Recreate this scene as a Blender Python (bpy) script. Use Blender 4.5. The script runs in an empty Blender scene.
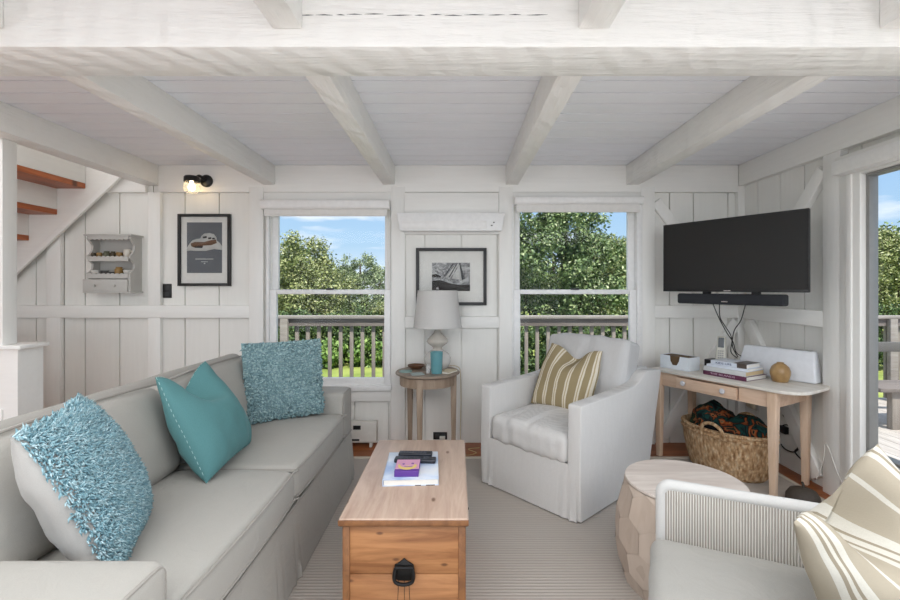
import bpy, bmesh, math, random
import numpy as np
from mathutils import Vector, Matrix, Euler, noise
random.seed(7)
PI = math.pi
S = bpy.context.scene
C = S.collection

# ------------------------------------------------------------------ camera
cam_d = bpy.data.cameras.new('camera'); cam = bpy.data.objects.new('camera', cam_d); C.objects.link(cam)
cam.location = (0, 0, 1.28); cam.rotation_euler = (PI/2, 0, 0)
cam_d.sensor_width = 36; cam_d.lens = 18.0
cam_d.shift_x = -7/900; cam_d.shift_y = -13/900
cam_d.clip_start = 0.02; cam_d.clip_end = 300
S.camera = cam

# ------------------------------------------------------------------ colour management, world, sun, added fill lights
S.view_settings.view_transform = 'Standard'; S.view_settings.look = 'None'
S.view_settings.gamma = 1; S.view_settings.use_curve_mapping = False
S.view_settings.exposure = 0.73
S.cycles.use_denoising = True
S.cycles.max_bounces = 10; S.cycles.diffuse_bounces = 6; S.cycles.transparent_max_bounces = 16
S.cycles.sample_clamp_indirect = 6

W = bpy.data.worlds.new('sky'); S.world = W; W.use_nodes = True
wn = W.node_tree.nodes; wl = W.node_tree.links; wn.clear()
w_out = wn.new('ShaderNodeOutputWorld'); w_bg = wn.new('ShaderNodeBackground')
w_tc = wn.new('ShaderNodeTexCoord'); w_sep = wn.new('ShaderNodeSeparateXYZ')
w_ramp = wn.new('ShaderNodeValToRGB'); w_map = wn.new('ShaderNodeMapping'); w_noise = wn.new('ShaderNodeTexNoise')
w_cr = wn.new('ShaderNodeValToRGB'); w_mix = wn.new('ShaderNodeMixRGB')
wl.new(w_tc.outputs['Generated'], w_sep.inputs[0]); wl.new(w_sep.outputs['Z'], w_ramp.inputs[0])
e = w_ramp.color_ramp.elements
e[0].position = 0.0; e[0].color = (0.53, 0.60, 0.66, 1)
e[1].position = 1.0; e[1].color = (0.34, 0.47, 0.72, 1)
e2 = e.new(0.09); e2.color = (0.29, 0.43, 0.57, 1)
e3 = e.new(0.22); e3.color = (0.23, 0.38, 0.58, 1)
w_map.inputs['Scale'].default_value = (2.2, 2.2, 9.0)
w_map.inputs['Location'].default_value = (0.35, 0.2, 0.1)
wl.new(w_tc.outputs['Generated'], w_map.inputs[0]); wl.new(w_map.outputs[0], w_noise.inputs['Vector'])
w_noise.inputs['Scale'].default_value = 2.2; w_noise.inputs['Detail'].default_value = 7
wl.new(w_noise.outputs[0], w_cr.inputs[0])
w_cr.color_ramp.elements[0].position = 0.47; w_cr.color_ramp.elements[0].color = (0, 0, 0, 1)
w_cr.color_ramp.elements[1].position = 0.66; w_cr.color_ramp.elements[1].color = (1, 1, 1, 1)
wl.new(w_cr.outputs[0], w_mix.inputs[0]); wl.new(w_ramp.outputs[0], w_mix.inputs[1])
w_mix.inputs[2].default_value = (0.70, 0.71, 0.73, 1)
wl.new(w_mix.outputs[0], w_bg.inputs[0]); w_bg.inputs[1].default_value = 1.0
wl.new(w_bg.outputs[0], w_out.inputs[0])

sun_d = bpy.data.lights.new('sun', 'SUN'); sun = bpy.data.objects.new('sun', sun_d); C.objects.link(sun)
sun_d.energy = 3.1; sun_d.angle = 0.01; sun_d.color = (1.0, 0.95, 0.86)
sun.rotation_euler = Vector((-0.22, 0.55, -1.0)).to_track_quat('-Z', 'Y').to_euler()

day_d = bpy.data.lights.new('rear_daylight_fill', 'AREA'); day = bpy.data.objects.new('rear_daylight_fill', day_d); C.objects.link(day)  # added area light beyond the open rear end, filling in for daylight
day_d.shape = 'RECTANGLE'; day_d.size = 9.0; day_d.size_y = 2.6; day_d.energy = 92; day_d.color = (0.945, 0.975, 1.0)
day.location = (-1.0, -8.0, 0.9); day.rotation_euler = (PI/2, 0, 0)

ovr_d = bpy.data.lights.new('overhead_fill', 'AREA'); ovr = bpy.data.objects.new('overhead_fill', ovr_d); C.objects.link(ovr)  # added downward fill over the camera
ovr_d.shape = 'RECTANGLE'; ovr_d.size = 4.6; ovr_d.size_y = 1.9; ovr_d.energy = 68; ovr_d.color = (0.945, 0.975, 1.0)
ovr.location = (0.0, -0.1, 2.10); ovr.rotation_euler = (0, 0, 0)
upf_d = bpy.data.lights.new('floor_level_fill', 'AREA'); upf = bpy.data.objects.new('floor_level_fill', upf_d); C.objects.link(upf)  # unseen panel added near the floor to lift the ceiling, imitating bounced light
upf_d.shape = 'RECTANGLE'; upf_d.size = 3.0; upf_d.size_y = 0.9; upf_d.energy = 27; upf_d.color = (0.945, 0.975, 1.0)
upf.location = (0.2, 0.15, 0.03); upf.rotation_euler = (math.radians(172), 0, 0)

stw_d = bpy.data.lights.new('stairwell_fill', 'AREA'); stw = bpy.data.objects.new('stairwell_fill', stw_d); C.objects.link(stw)  # invented fill up the stairwell, brightening the left side of the room
stw_d.shape = 'RECTANGLE'; stw_d.size = 1.6; stw_d.size_y = 1.8; stw_d.energy = 19; stw_d.color = (0.945, 0.975, 1.0)
stw.location = (-3.6, 1.7, 2.9)

# ------------------------------------------------------------------ materials
def lin(r, g=None, b=None):
    if g is None: r, g, b = r
    f = lambda c: (c/255)/12.92 if c/255 <= 0.04045 else ((c/255+0.055)/1.055)**2.4
    return (f(r), f(g), f(b), 1)

class Mat:
    def __init__(s, name, rgb, rough=0.6, metal=0.0, spec=0.5):
        s.m = bpy.data.materials.new(name); s.m.use_nodes = True
        s.n = s.m.node_tree.nodes; s.l = s.m.node_tree.links
        s.b = s.n['Principled BSDF']; s.set('Base Color', lin(rgb)); s.set('Roughness', rough)
        s.set('Metallic', metal); s.set('Specular IOR Level', spec)
        s.tc = s.n.new('ShaderNodeTexCoord')
    def set(s, k, v): s.b.inputs[k].default_value = v
    def mapped(s, coord='Object', scale=(1, 1, 1), rot=(0, 0, 0)):
        mp = s.n.new('ShaderNodeMapping'); mp.inputs['Scale'].default_value = scale; mp.inputs['Rotation'].default_value = rot
        s.l.new(s.tc.outputs[coord], mp.inputs[0]); return mp.outputs[0]
    def noise(s, scale, detail=4, vec=None, rough=0.5, dist=0):
        t = s.n.new('ShaderNodeTexNoise'); t.inputs['Scale'].default_value = scale; t.inputs['Detail'].default_value = detail
        t.inputs['Roughness'].default_value = rough; t.inputs['Distortion'].default_value = dist
        s.l.new(vec if vec is not None else s.tc.outputs['Object'], t.inputs['Vector']); return t.outputs[0]
    def wave(s, scale, vec=None, axis='X', dist=0, detail=2, dscale=1, kind='BANDS'):
        t = s.n.new('ShaderNodeTexWave'); t.wave_type = kind
        if kind == 'BANDS': t.bands_direction = axis
        t.inputs['Scale'].default_value = scale; t.inputs['Distortion'].default_value = dist
        t.inputs['Detail'].default_value = detail; t.inputs['Detail Scale'].default_value = dscale
        s.l.new(vec if vec is not None else s.tc.outputs['Object'], t.inputs['Vector']); return t.outputs[1]
    def voronoi(s, scale, vec=None, out=0, feature='F1', dims='3D'):
        t = s.n.new('ShaderNodeTexVoronoi'); t.feature = feature; t.voronoi_dimensions = dims; t.inputs['Scale'].default_value = scale
        s.l.new(vec if vec is not None else s.tc.outputs['Object'], t.inputs['Vector']); return t.outputs[out]
    def ramp(s, fac, stops, interp='LINEAR'):
        r = s.n.new('ShaderNodeValToRGB'); r.color_ramp.interpolation = interp; el = r.color_ramp.elements
        while len(el) < len(stops): el.new(0.5)
        for k, (p, c) in enumerate(stops):
            el[k].position = p; el[k].color = lin(c) if len(c) == 3 else c
        s.l.new(fac, r.inputs[0]); return r.outputs[0]
    def mixc(s, fac, a, b, mode='MIX'):
        m = s.n.new('ShaderNodeMixRGB'); m.blend_type = mode
        for i, v in ((0, fac), (1, a), (2, b)):
            if isinstance(v, (int, float)): m.inputs[i].default_value = v
            elif isinstance(v, tuple): m.inputs[i].default_value = lin(v)
            else: s.l.new(v, m.inputs[i])
        return m.outputs[0]
    def math(s, op, a, b=0.0):
        m = s.n.new('ShaderNodeMath'); m.operation = op
        for i, v in ((0, a), (1, b)):
            if isinstance(v, (int, float)): m.inputs[i].default_value = v
            else: s.l.new(v, m.inputs[i])
        return m.outputs[0]
    def color(s, sock): s.l.new(sock, s.b.inputs['Base Color']); return s
    def bump(s, h, strength=0.2, dist=0.01):
        b = s.n.new('ShaderNodeBump'); b.inputs['Strength'].default_value = strength; b.inputs['Distance'].default_value = dist
        if 'Normal' in s.b.inputs and s.b.inputs['Normal'].is_linked:
            s.l.new(s.b.inputs['Normal'].links[0].from_socket, b.inputs['Normal'])
        s.l.new(h, b.inputs['Height']); s.l.new(b.outputs[0], s.b.inputs['Normal']); return s

M = {}
def plain(key, rgb, rough=0.6, metal=0.0, spec=0.5, grain=0.0, gs=30):
    m = Mat(key, rgb, rough, metal, spec)
    d = tuple(max(0, c*0.93) for c in rgb)
    m.color(m.mixc(m.noise(gs, 3), d, rgb))
    if grain: m.bump(m.noise(gs*3, 4), grain, 0.004)
    M[key] = m.m; return m
# painted timber
def painted(key, rgb, axis, rough=0.5, strength=0.25):
    m = Mat(key, rgb, rough, 0, 0.4)
    sc = {'x': (0.8, 9, 9), 'y': (9, 0.8, 9), 'z': (9, 9, 0.8)}[axis]
    v = m.mapped('Object', sc)
    n = m.noise(5, 5, v); m.color(m.mixc(n, tuple(c*0.965 for c in rgb), rgb)); m.bump(n, strength, 0.006)
    M[key] = m.m
painted('wall_paint', (238, 237, 232), 'z')
painted('trim_x', (242, 241, 237), 'x'); painted('trim_y', (242, 241, 237), 'y'); painted('trim_z', (242, 241, 237), 'z')
painted('plank_paint', (243, 245, 250), 'x', 0.45, 0.15)
def rough_beam(key, axis):
    m = Mat(key, (237, 236, 232), 0.34, 0, 0.5)
    sc = {'x': (1.2, 12, 12), 'y': (12, 1.2, 12)}[axis]
    v = m.mapped('Object', sc)
    n = m.noise(3, 6, v, 0.6); w = m.wave(3.0, m.mapped('Object', (1, 1, 1), (0, 0, 0.5)), 'X', 5, 3, 1.5)
    m.bump(w, 0.45, 0.012); m.bump(n, 0.6, 0.014); m.color(m.mixc(n, (230, 229, 225), (239, 238, 234))); M[key] = m.m
rough_beam('beam_x', 'x'); rough_beam('beam_y', 'y')
plain('vinyl', (244, 244, 243), 0.35); plain('shade_cloth', (235, 233, 229), 0.8); plain('shade_case', (247, 246, 244), 0.4)
plain('outlet_black', (16, 16, 17), 0.4); plain('black_plastic', (22, 23, 25), 0.38); plain('black_cloth', (36, 38, 43), 0.85, grain=0.3, gs=200)
plain('white_plastic', (228, 231, 236), 0.35); plain('white_card', (226, 232, 238), 0.6); plain('card_inside', (92, 70, 44), 0.8)
plain('heater', (222, 219, 212), 0.45); plain('frame_black', (20, 19, 19), 0.4); plain('frame_charcoal', (48, 49, 51), 0.5)
plain('mat_board', (222, 221, 216), 0.7); plain('metal_grey', (150, 150, 148), 0.45, 0.3); plain('chrome', (190, 190, 192), 0.2, 1.0)
plain('iron', (14, 12, 11), 0.45, 0.4); plain('cord_black', (18, 18, 20), 0.5); plain('cord_white', (225, 223, 216), 0.5); plain('cord_cream', (206, 186, 140), 0.5)
plain('shelf_grey', (196, 194, 189), 0.6, gs=15); plain('porcelain', (232, 230, 224), 0.2)
plain('knob_glass', (205, 206, 212), 0.12); plain('lamp_cloth', (205, 203, 200), 0.85, grain=0.15, gs=300)
plain('page_white', (236, 233, 226), 0.8); plain('page_tan', (212, 188, 148), 0.8); plain('spine_maroon', (96, 40, 70), 0.5); plain('spine_white', (222, 228, 238), 0.5)
plain('spine_grey', (206, 208, 208), 0.5); plain('cover_brown', (84, 72, 66), 0.45); plain('ink_blue', (52, 72, 112), 0.6); plain('ink_pale', (206, 180, 196), 0.6)
plain('dish_wood', (104, 70, 48), 0.4); plain('coaster_teal', (132, 164, 160), 0.5); plain('coaster_grey', (158, 172, 170), 0.5); plain('book_cream', (214, 200, 172), 0.6)
plain('doorstop', (62, 54, 46), 0.7, grain=0.5, gs=40); plain('deck_metal', (100, 98, 96), 0.6)
plain('mug_cream', (214, 208, 196), 0.3); plain('pottery_dark', (74, 64, 46), 0.45, gs=60); plain('pottery_ochre', (150, 118, 66), 0.4, gs=60); plain('pottery_green', (92, 92, 70), 0.45, gs=60); plain('pottery_grey', (90, 88, 86), 0.5)
plain('remote_black', (30, 33, 42), 0.4); plain('remote_keys', (66, 70, 80), 0.5); plain('purple', (92, 52, 140), 0.5); plain('pink', (206, 150, 178), 0.5); plain('moon_yellow', (222, 196, 110), 0.5)
plain('phone', (206, 203, 192), 0.4); plain('phone_dark', (70, 78, 84), 0.25)
plain('art_grey', (92, 96, 101), 0.3); plain('art_snow', (208, 208, 204), 0.5); plain('art_brown', (122, 92, 70), 0.5); plain('art_dark', (50, 46, 44), 0.5); plain('art_slate', (70, 72, 74), 0.5)

def wood(key, a, b, axis='y', scale=1.0, rough=0.5, knots=True, dark=None, bumpy=0.15, plane='xy', kscale=3.2):
    m = Mat(key, a, rough, 0, 0.4)
    sc = {'x': (1.0, 9, 9), 'y': (9, 1.0, 9), 'z': (9, 9, 1.0)}[axis]
    v = m.mapped('Object', tuple(c*scale for c in sc))
    n1 = m.noise(2.2, 6, v, 0.6, 0.6); n2 = m.noise(9, 4, v, 0.6)
    c = m.ramp(n1, [(0.3, b), (0.62, a)])
    c = m.mixc(m.math('MULTIPLY', n2, 0.35), c, tuple(x*0.72 for x in b))
    if knots:
        sp_ = m.n.new('ShaderNodeSeparateXYZ'); cb_ = m.n.new('ShaderNodeCombineXYZ'); m.l.new(m.mapped('Object', {'x': (0.6, 1, 1.3), 'y': (1.3, 0.6, 1), 'z': (1.3, 1.3, 0.6)}[axis]), sp_.inputs[0])
        for q_ in (0, 1): m.l.new(sp_.outputs[plane[q_].upper()], cb_.inputs[q_])
        k = m.voronoi(kscale*scale, cb_.outputs[0], dims='2D')
        c = m.mixc(m.ramp(k, [(0.025, (235, 235, 235)), (0.06, (0, 0, 0))]), c, dark or tuple(x*0.5 for x in b))
    m.color(c); m.bump(n1, bumpy, 0.004); M[key] = m.m; return m
wood('stair_wood', (196, 110, 60), (150, 76, 38), 'y', 1.0, 0.4)
wood('trunk_top', (200, 176, 158), (172, 144, 126), 'y', 1.0, 0.42, dark=(96, 66, 48), kscale=4.6)
wood('trunk_side', (174, 122, 78), (118, 72, 38), 'x', 1.2, 0.5, dark=(84, 50, 28), plane='xz', kscale=5.2)
wood('trunk_edge', (140, 94, 56), (104, 66, 38), 'y', 1.0, 0.5, knots=False)
wood('table_grey', (176, 156, 136), (138, 116, 98), 'z', 1.2, 0.6, knots=False)
wood('table_top_grey', (158, 142, 126), (120, 104, 92), 'x', 1.2, 0.5, knots=False)
wood('console_leg', (226, 200, 176), (204, 172, 144), 'z', 1.0, 0.6, dark=(140, 96, 66))
wood('console_rail', (226, 198, 174), (204, 170, 142), 'x', 1.0, 0.6, dark=(140, 96, 66))
wood('console_top', (232, 228, 220), (216, 208, 196), 'x', 1.0, 0.5, knots=False)
wood('drum_top', (222, 212, 202), (196, 182, 172), 'x', 0.9, 0.6, knots=False)
wood('deck_grey', (206, 200, 192), (176, 168, 160), 'y', 1.0, 0.8, knots=False)
wood('rail_grey', (140, 132, 126), (108, 100, 96), 'x', 1.0, 0.8, knots=False)
wood('baluster_grey', (158, 150, 142), (124, 116, 108), 'z', 1.0, 0.8, knots=False)
wood('rail_cap', (170, 164, 157), (140, 133, 126), 'x', 1.0, 0.8, knots=False)

def floor_mat():
    m = Mat('floor_wood', (150, 86, 44), 0.4)
    v = m.mapped('Object', (1, 9, 9)); n = m.noise(2.5, 6, v, 0.6, 0.5)
    b = m.n.new('ShaderNodeTexBrick'); b.inputs['Scale'].default_value = 1; b.inputs['Brick Width'].default_value = 1.3
    b.inputs['Row Height'].default_value = 0.075; b.inputs['Mortar Size'].default_value = 0.002
    b.inputs['Color1'].default_value = lin(162, 94, 48); b.inputs['Color2'].default_value = lin(128, 68, 32); b.inputs['Mortar'].default_value = lin(50, 26, 14)
    m.l.new(m.tc.outputs['Object'], b.inputs['Vector'])
    m.color(m.mixc(0.4, b.outputs[0], m.ramp(n, [(0.3, (100, 50, 24)), (0.7, (176, 108, 60))]))); M['floor_wood'] = m.m
floor_mat()
def rug_mat():
    m = Mat('rug', (190, 180, 168), 0.95, 0, 0.1)
    w = m.wave(16.0, None, 'Y', 0.25, 2, 3); n = m.noise(260, 3); n2 = m.noise(2.2, 3)
    c = m.ramp(w, [(0.1, (170, 162, 154)), (0.7, (186, 178, 170))])
    c = m.mixc(m.math('MULTIPLY', n, 0.5), c, (196, 189, 181)); c = m.mixc(m.math('MULTIPLY', n2, 0.2), c, (150, 142, 134))
    m.color(c); m.bump(w, 0.4, 0.005); m.bump(n, 0.25, 0.003); M['rug'] = m.m
rug_mat()
plain('rug_binding', (206, 198, 184), 0.9)
def fabric(key, rgb, weave=420, strength=0.25, wrinkle=0.35, dark=0.92):
    m = Mat(key, rgb, 0.92, 0, 0.15); m.set('Sheen Weight', 0.12)
    n = m.noise(weave, 3); n2 = m.noise(5, 4)
    c = m.mixc(n, tuple(c*dark for c in rgb), rgb); c = m.mixc(m.math('MULTIPLY', n2, 0.25), c, tuple(c*0.94 for c in rgb))
    m.color(c); m.bump(n, strength, 0.002); m.bump(m.noise(9, 3, None, 0.55, 0.8), wrinkle, 0.012); M[key] = m.m; return m
fabric('sofa_cloth', (172, 169, 162)); fabric('sofa_piping', (158, 154, 147), wrinkle=0)
def linen(key, rgb, wr=0.3):
    m = Mat(key, rgb, 0.92, 0, 0.15)
    a = m.wave(70, m.mapped('Object', (1, 1, 1)), 'X', 1.5, 2, 4); b = m.wave(80, m.mapped('Object', (1, 1, 1)), 'Z', 1.5, 2, 4)
    n = m.noise(60, 4, m.mapped('Object', (1, 1, 0.15)))
    c = m.mixc(m.math('MULTIPLY', m.math('ADD', a, b), 0.45), tuple(x*0.88 for x in rgb), rgb); c = m.mixc(m.math('MULTIPLY', n, 0.35), c, tuple(x*0.84 for x in rgb))
    m.color(c); m.bump(m.math('ADD', a, b), 0.12, 0.002); m.bump(m.noise(7, 3, None, 0.5, 1.0), wr, 0.012); M[key] = m.m
linen('armchair_linen', (222, 220, 217)); linen('armchair_linen_grey', (208, 207, 206))
fabric('white_cotton', (164, 162, 158)); fabric('seat_white', (168, 166, 160), wrinkle=0.45)
def corduroy():
    m = Mat('corduroy', (214, 208, 197), 0.95, 0, 0.1)
    w = m.wave(40.0, None, 'X', 0.0, 0, 1); n = m.noise(200, 2)
    m.color(m.mixc(m.ramp(w, [(0.2, (0, 0, 0)), (0.7, (255, 255, 255))]), (152, 145, 134), (214, 210, 203))); m.bump(w, 0.7, 0.006); m.bump(n, 0.1, 0.002); M['corduroy'] = m.m
corduroy()
fabric('corduroy_roll', (204, 203, 200), wrinkle=0.1)
def teal():
    m = Mat('teal_velvet', (94, 154, 152), 0.85, 0, 0.2); m.set('Sheen Weight', 0.2); m.set('Sheen Tint', lin(150, 190, 190))
    n = m.noise(300, 3); m.color(m.mixc(n, (74, 118, 120), (92, 137, 139))); m.bump(n, 0.15, 0.002); m.bump(m.noise(6, 3), 0.4, 0.012); M['teal_velvet'] = m.m
teal(); plain('teal_stitch', (176, 206, 202), 0.9)
def shag(key, a, b, c):
    m = Mat(key, a, 0.95, 0, 0.1)
    g = m.n.new('ShaderNodeNewGeometry'); m.color(m.ramp(g.outputs['Random Per Island'], [(0.0, b), (0.5, a), (1.0, c)])); M[key] = m.m
shag('shag_blue', (142, 176, 185), (112, 150, 162), (182, 206, 212)); shag('knit_blue', (142, 170, 174), (116, 146, 152), (172, 196, 198))
def stripes(key, base, stops, coord_scale=1.0):
    m = Mat(key, base, 0.92, 0, 0.15)
    sp = m.n.new('ShaderNodeSeparateXYZ'); m.l.new(m.tc.outputs['UV'], sp.inputs[0])
    c = m.ramp(sp.outputs[0], stops, 'CONSTANT'); n = m.noise(300, 2)
    m.color(m.mixc(m.math('MULTIPLY', n, 0.3), c, tuple(x*0.88 for x in base))); m.bump(n, 0.15, 0.002); m.bump(m.noise(8, 3), 0.35, 0.01); M[key] = m.m
ol, cr, ol2 = (154, 139, 107), (222, 214, 196), (180, 164, 132)
st = [(0.0, ol)]
for x in (0.07, 0.25, 0.43, 0.61, 0.79, 0.93):
    st += [(x, cr), (x+0.022, ol2), (x+0.036, cr), (x+0.06, ol)]
stripes('stripe_olive', ol, st)
be, be2, wh = (164, 155, 138), (146, 136, 118), (204, 201, 191)
stripes('stripe_beige', be, [(0.0, be), (0.03, wh), (0.06, be2), (0.08, wh), (0.1, be2), (0.115, wh), (0.16, be), (0.28, wh), (0.30, be), (0.43, wh), (0.47, be2), (0.49, wh), (0.53, be2), (0.545, wh), (0.60, be), (0.73, wh), (0.75, be), (0.87, wh), (0.91, be2), (0.93, wh), (0.97, be)])
def seagrass():
    m = Mat('seagrass', (186, 148, 106), 0.85, 0, 0.2)
    w = m.wave(34, m.mapped('Object', (1, 1, 1)), 'Z', 2.2, 2, 5); n = m.noise(55, 4, m.mapped('Object', (1, 1, 0.35))); v = m.voronoi(70, m.mapped('Object', (1, 1, 0.5)))
    c = m.ramp(n, [(0.3, (160, 122, 86)), (0.5, (214, 178, 136)), (0.72, (242, 220, 186))]); c = m.mixc(m.math('MULTIPLY', v, 0.6), c, (110, 76, 46))
    m.color(c); m.bump(v, 0.9, 0.012); m.bump(w, 0.5, 0.008); M['seagrass'] = m.m
seagrass()
def throw():
    m = Mat('throw_pattern', (30, 36, 34), 0.95, 0, 0.1)
    n = m.noise(7, 3, m.mapped('Object', (1, 1.6, 1.2)), 0.5, 1.4)
    m.color(m.ramp(n, [(0.0, (12, 14, 20)), (0.40, (22, 24, 26)), (0.47, (26, 62, 58)), (0.53, (20, 22, 22)), (0.59, (150, 78, 40)), (0.60, (120, 96, 66)), (0.63, (30, 28, 26)), (0.72, (44, 66, 46))])); m.bump(m.noise(120, 2), 0.4, 0.004); M['throw_pattern'] = m.m
throw()
def drum_side():
    m = Mat('drum_facets', (186, 164, 146), 0.7)
    g = m.n.new('ShaderNodeNewGeometry'); n = m.noise(4, 5, m.mapped('Object', (6, 6, 1)), 0.6, 0.4)
    c = m.mixc(m.math('MULTIPLY', n, 0.7), (204, 190, 176), (158, 138, 122)); c = m.mixc(m.math('MULTIPLY', g.outputs['Random Per Island'], 0.3), c, (150, 130, 114))
    m.color(c); m.bump(n, 0.2, 0.004); M['drum_facets'] = m.m
drum_side()
def vase_brown():
    m = Mat('stoneware', (160, 128, 84), 0.3)
    n = m.noise(18, 4); m.color(m.ramp(n, [(0.3, (136, 104, 62)), (0.7, (178, 146, 100))])); M['stoneware'] = m.m
vase_brown()
def screen():
    m = Mat('screen', (24, 25, 26), 0.33, 0, 0.5); m.color(m.mixc(m.noise(3), (22, 23, 24), (26, 27, 28))); M['screen'] = m.m
screen()
def glass(key, rgb=(255, 255, 255), fac=0.08, tint=None):
    m = bpy.data.materials.new(key); m.use_nodes = True; n = m.node_tree.nodes; l = m.node_tree.links; n.clear()
    o = n.new('ShaderNodeOutputMaterial'); t = n.new('ShaderNodeBsdfTransparent'); g = n.new('ShaderNodeBsdfGlossy'); x = n.new('ShaderNodeMixShader'); f = n.new('ShaderNodeFresnel')
    t.inputs[0].default_value = lin(tint or (255, 255, 255)); g.inputs['Roughness'].default_value = 0.02; g.inputs[0].default_value = lin(rgb)
    f.inputs[0].default_value = 1.13
    l.new(f.outputs[0], x.inputs[0]); l.new(t.outputs[0], x.inputs[1]); l.new(g.outputs[0], x.inputs[2]); l.new(x.outputs[0], o.inputs[0]); M[key] = m
glass('pane_glass'); glass('picture_glass')
def solid_glass(key, rgb, alpha, rough=0.08):
    m = Mat(key, rgb, rough, 0, 0.6); m.set('Alpha', alpha); m.color(m.mixc(m.noise(20, 2, m.mapped('Object', (1, 1, 0.2))), tuple(c*0.93 for c in rgb), rgb)); M[key] = m.m
solid_glass('teal_glass', (112, 170, 178), 0.82); solid_glass('milk_glass', (234, 232, 228), 0.62, 0.12); solid_glass('smoke_glass', (214, 207, 196), 0.75, 0.15); solid_glass('clear_glass', (240, 242, 242), 0.28, 0.05); solid_glass('bulb_glass', (250, 246, 236), 0.25, 0.05)
def emis(key, rgb, s):
    m = Mat(key, rgb, 0.4); m.set('Emission Color', lin(rgb)); m.set('Emission Strength', s); M[key] = m.m
emis('filament', (255, 226, 176), 7.0)
def leaf(key, stops):
    m = Mat(key, stops[0][1], 0.55, 0, 0.35)
    g = m.n.new('ShaderNodeNewGeometry'); m.color(m.ramp(g.outputs['Random Per Island'], stops)); M[key] = m.m
leaf('leaf_olive', [(0, (88, 104, 58)), (0.4, (130, 142, 84)), (0.75, (168, 174, 114)), (1, (206, 208, 160))])
leaf('leaf_pale', [(0, (84, 104, 66)), (0.5, (128, 146, 100)), (1, (190, 200, 160))])
leaf('leaf_green', [(0, (60, 84, 50)), (0.5, (104, 128, 78)), (0.85, (150, 168, 112)), (1, (200, 208, 164))])
leaf('leaf_dark', [(0, (48, 66, 42)), (0.5, (74, 98, 56)), (1, (124, 146, 88))])
leaf('leaf_bright', [(0, (84, 120, 56)), (0.5, (116, 148, 74)), (1, (156, 180, 104))])
plain('bark', (92, 80, 66), 0.9, gs=20)
def grass_mat():
    m = Mat('lawn', (150, 176, 72), 0.9, 0, 0.1); m.color(m.ramp(m.noise(1.4, 6), [(0.3, (132, 150, 76)), (0.7, (176, 186, 104))])); m.bump(m.noise(40, 3), 0.6, 0.05); M['lawn'] = m.m
grass_mat()

# ------------------------------------------------------------------ mesh helpers
def new(): return bmesh.new()
def box(bm, lo, hi, bevel=0.0, seg=2, mat=None):
    t = bmesh.new(); bmesh.ops.create_cube(t, size=1)
    sc = [max(1e-5, hi[i]-lo[i]) for i in range(3)]
    for v in t.verts: v.co = Vector([lo[i]+(v.co[i]+0.5)*sc[i] for i in range(3)])
    if bevel: bmesh.ops.bevel(t, geom=list(t.edges), offset=min(bevel, min(sc)*0.49), segments=seg, profile=0.5, affect='EDGES')
    merge(bm, t, mat)
def merge(bm, t, mat=None):
    if mat is not None: t.transform(mat)
    me = bpy.data.meshes.new('tmp'); t.to_mesh(me); t.free(); bm.from_mesh(me); bpy.data.meshes.remove(me)
def prism(bm, poly, d0, d1, axis, bevel=0.0, seg=2, mat=None):
    """polygon in the plane across axis, extruded from d0 to d1 along it"""
    t = bmesh.new()
    def P3(p, d): return {'x': (d, p[0], p[1]), 'y': (p[0], d, p[1]), 'z': (p[0], p[1], d)}[axis]
    a = [t.verts.new(P3(p, d0)) for p in poly]; b = [t.verts.new(P3(p, d1)) for p in poly]; n = len(poly)
    t.faces.new(a); t.faces.new(b[::-1])
    for i in range(n): t.faces.new((a[i], a[(i+1) % n], b[(i+1) % n], b[i]))
    bmesh.ops.recalc_face_normals(t, faces=t.faces)
    if bevel:
        bmesh.ops.bevel(t, geom=list(t.edges), offset=bevel, segments=seg, profile=0.5, affect='EDGES', clamp_overlap=True)
    merge(bm, t, mat)
def lathe(bm, prof, n=32, center=(0, 0), sx=1.0, sy=1.0, a0=0.0, a1=2*PI, cap=True):
    t = bmesh.new(); full = abs(a1-a0-2*PI) < 1e-6; rings = []
    cnt = n if full else n+1
    for r, z in prof:
        rings.append([t.verts.new((center[0]+math.cos(a0+(a1-a0)*k/n)*r*sx, center[1]+math.sin(a0+(a1-a0)*k/n)*r*sy, z)) for k in range(cnt)])
    for i in range(len(rings)-1):
        for k in range(n):
            k2 = (k+1) % cnt
            t.faces.new((rings[i][k], rings[i][k2], rings[i+1][k2], rings[i+1][k]))
    if cap:
        for rg in (rings[0], rings[-1]):
            try: t.faces.new(rg)
            except Exception: pass
        if not full:
            t.faces.new([r[0] for r in rings]); t.faces.new([r[-1] for r in rings])
    bmesh.ops.remove_doubles(t, verts=t.verts, dist=1e-5)
    bmesh.ops.recalc_face_normals(t, faces=t.faces); merge(bm, t)
def spline(pts, n=8, closed=False):
    P = [Vector(p) for p in pts]; out = []; N = len(P)
    rng = range(N) if closed else range(N-1)
    for i in rng:
        if closed: a, b, c, d = P[(i-1) % N], P[i], P[(i+1) % N], P[(i+2) % N]
        else: a, b, c, d = P[max(i-1, 0)], P[i], P[i+1], P[min(i+2, N-1)]
        for k in range(n):
            u = k/n; out.append(0.5*((2*b)+(c-a)*u+(2*a-5*b+4*c-d)*u*u+(3*b-a-3*c+d)*u**3))
    if not closed: out.append(P[-1])
    return out
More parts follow.
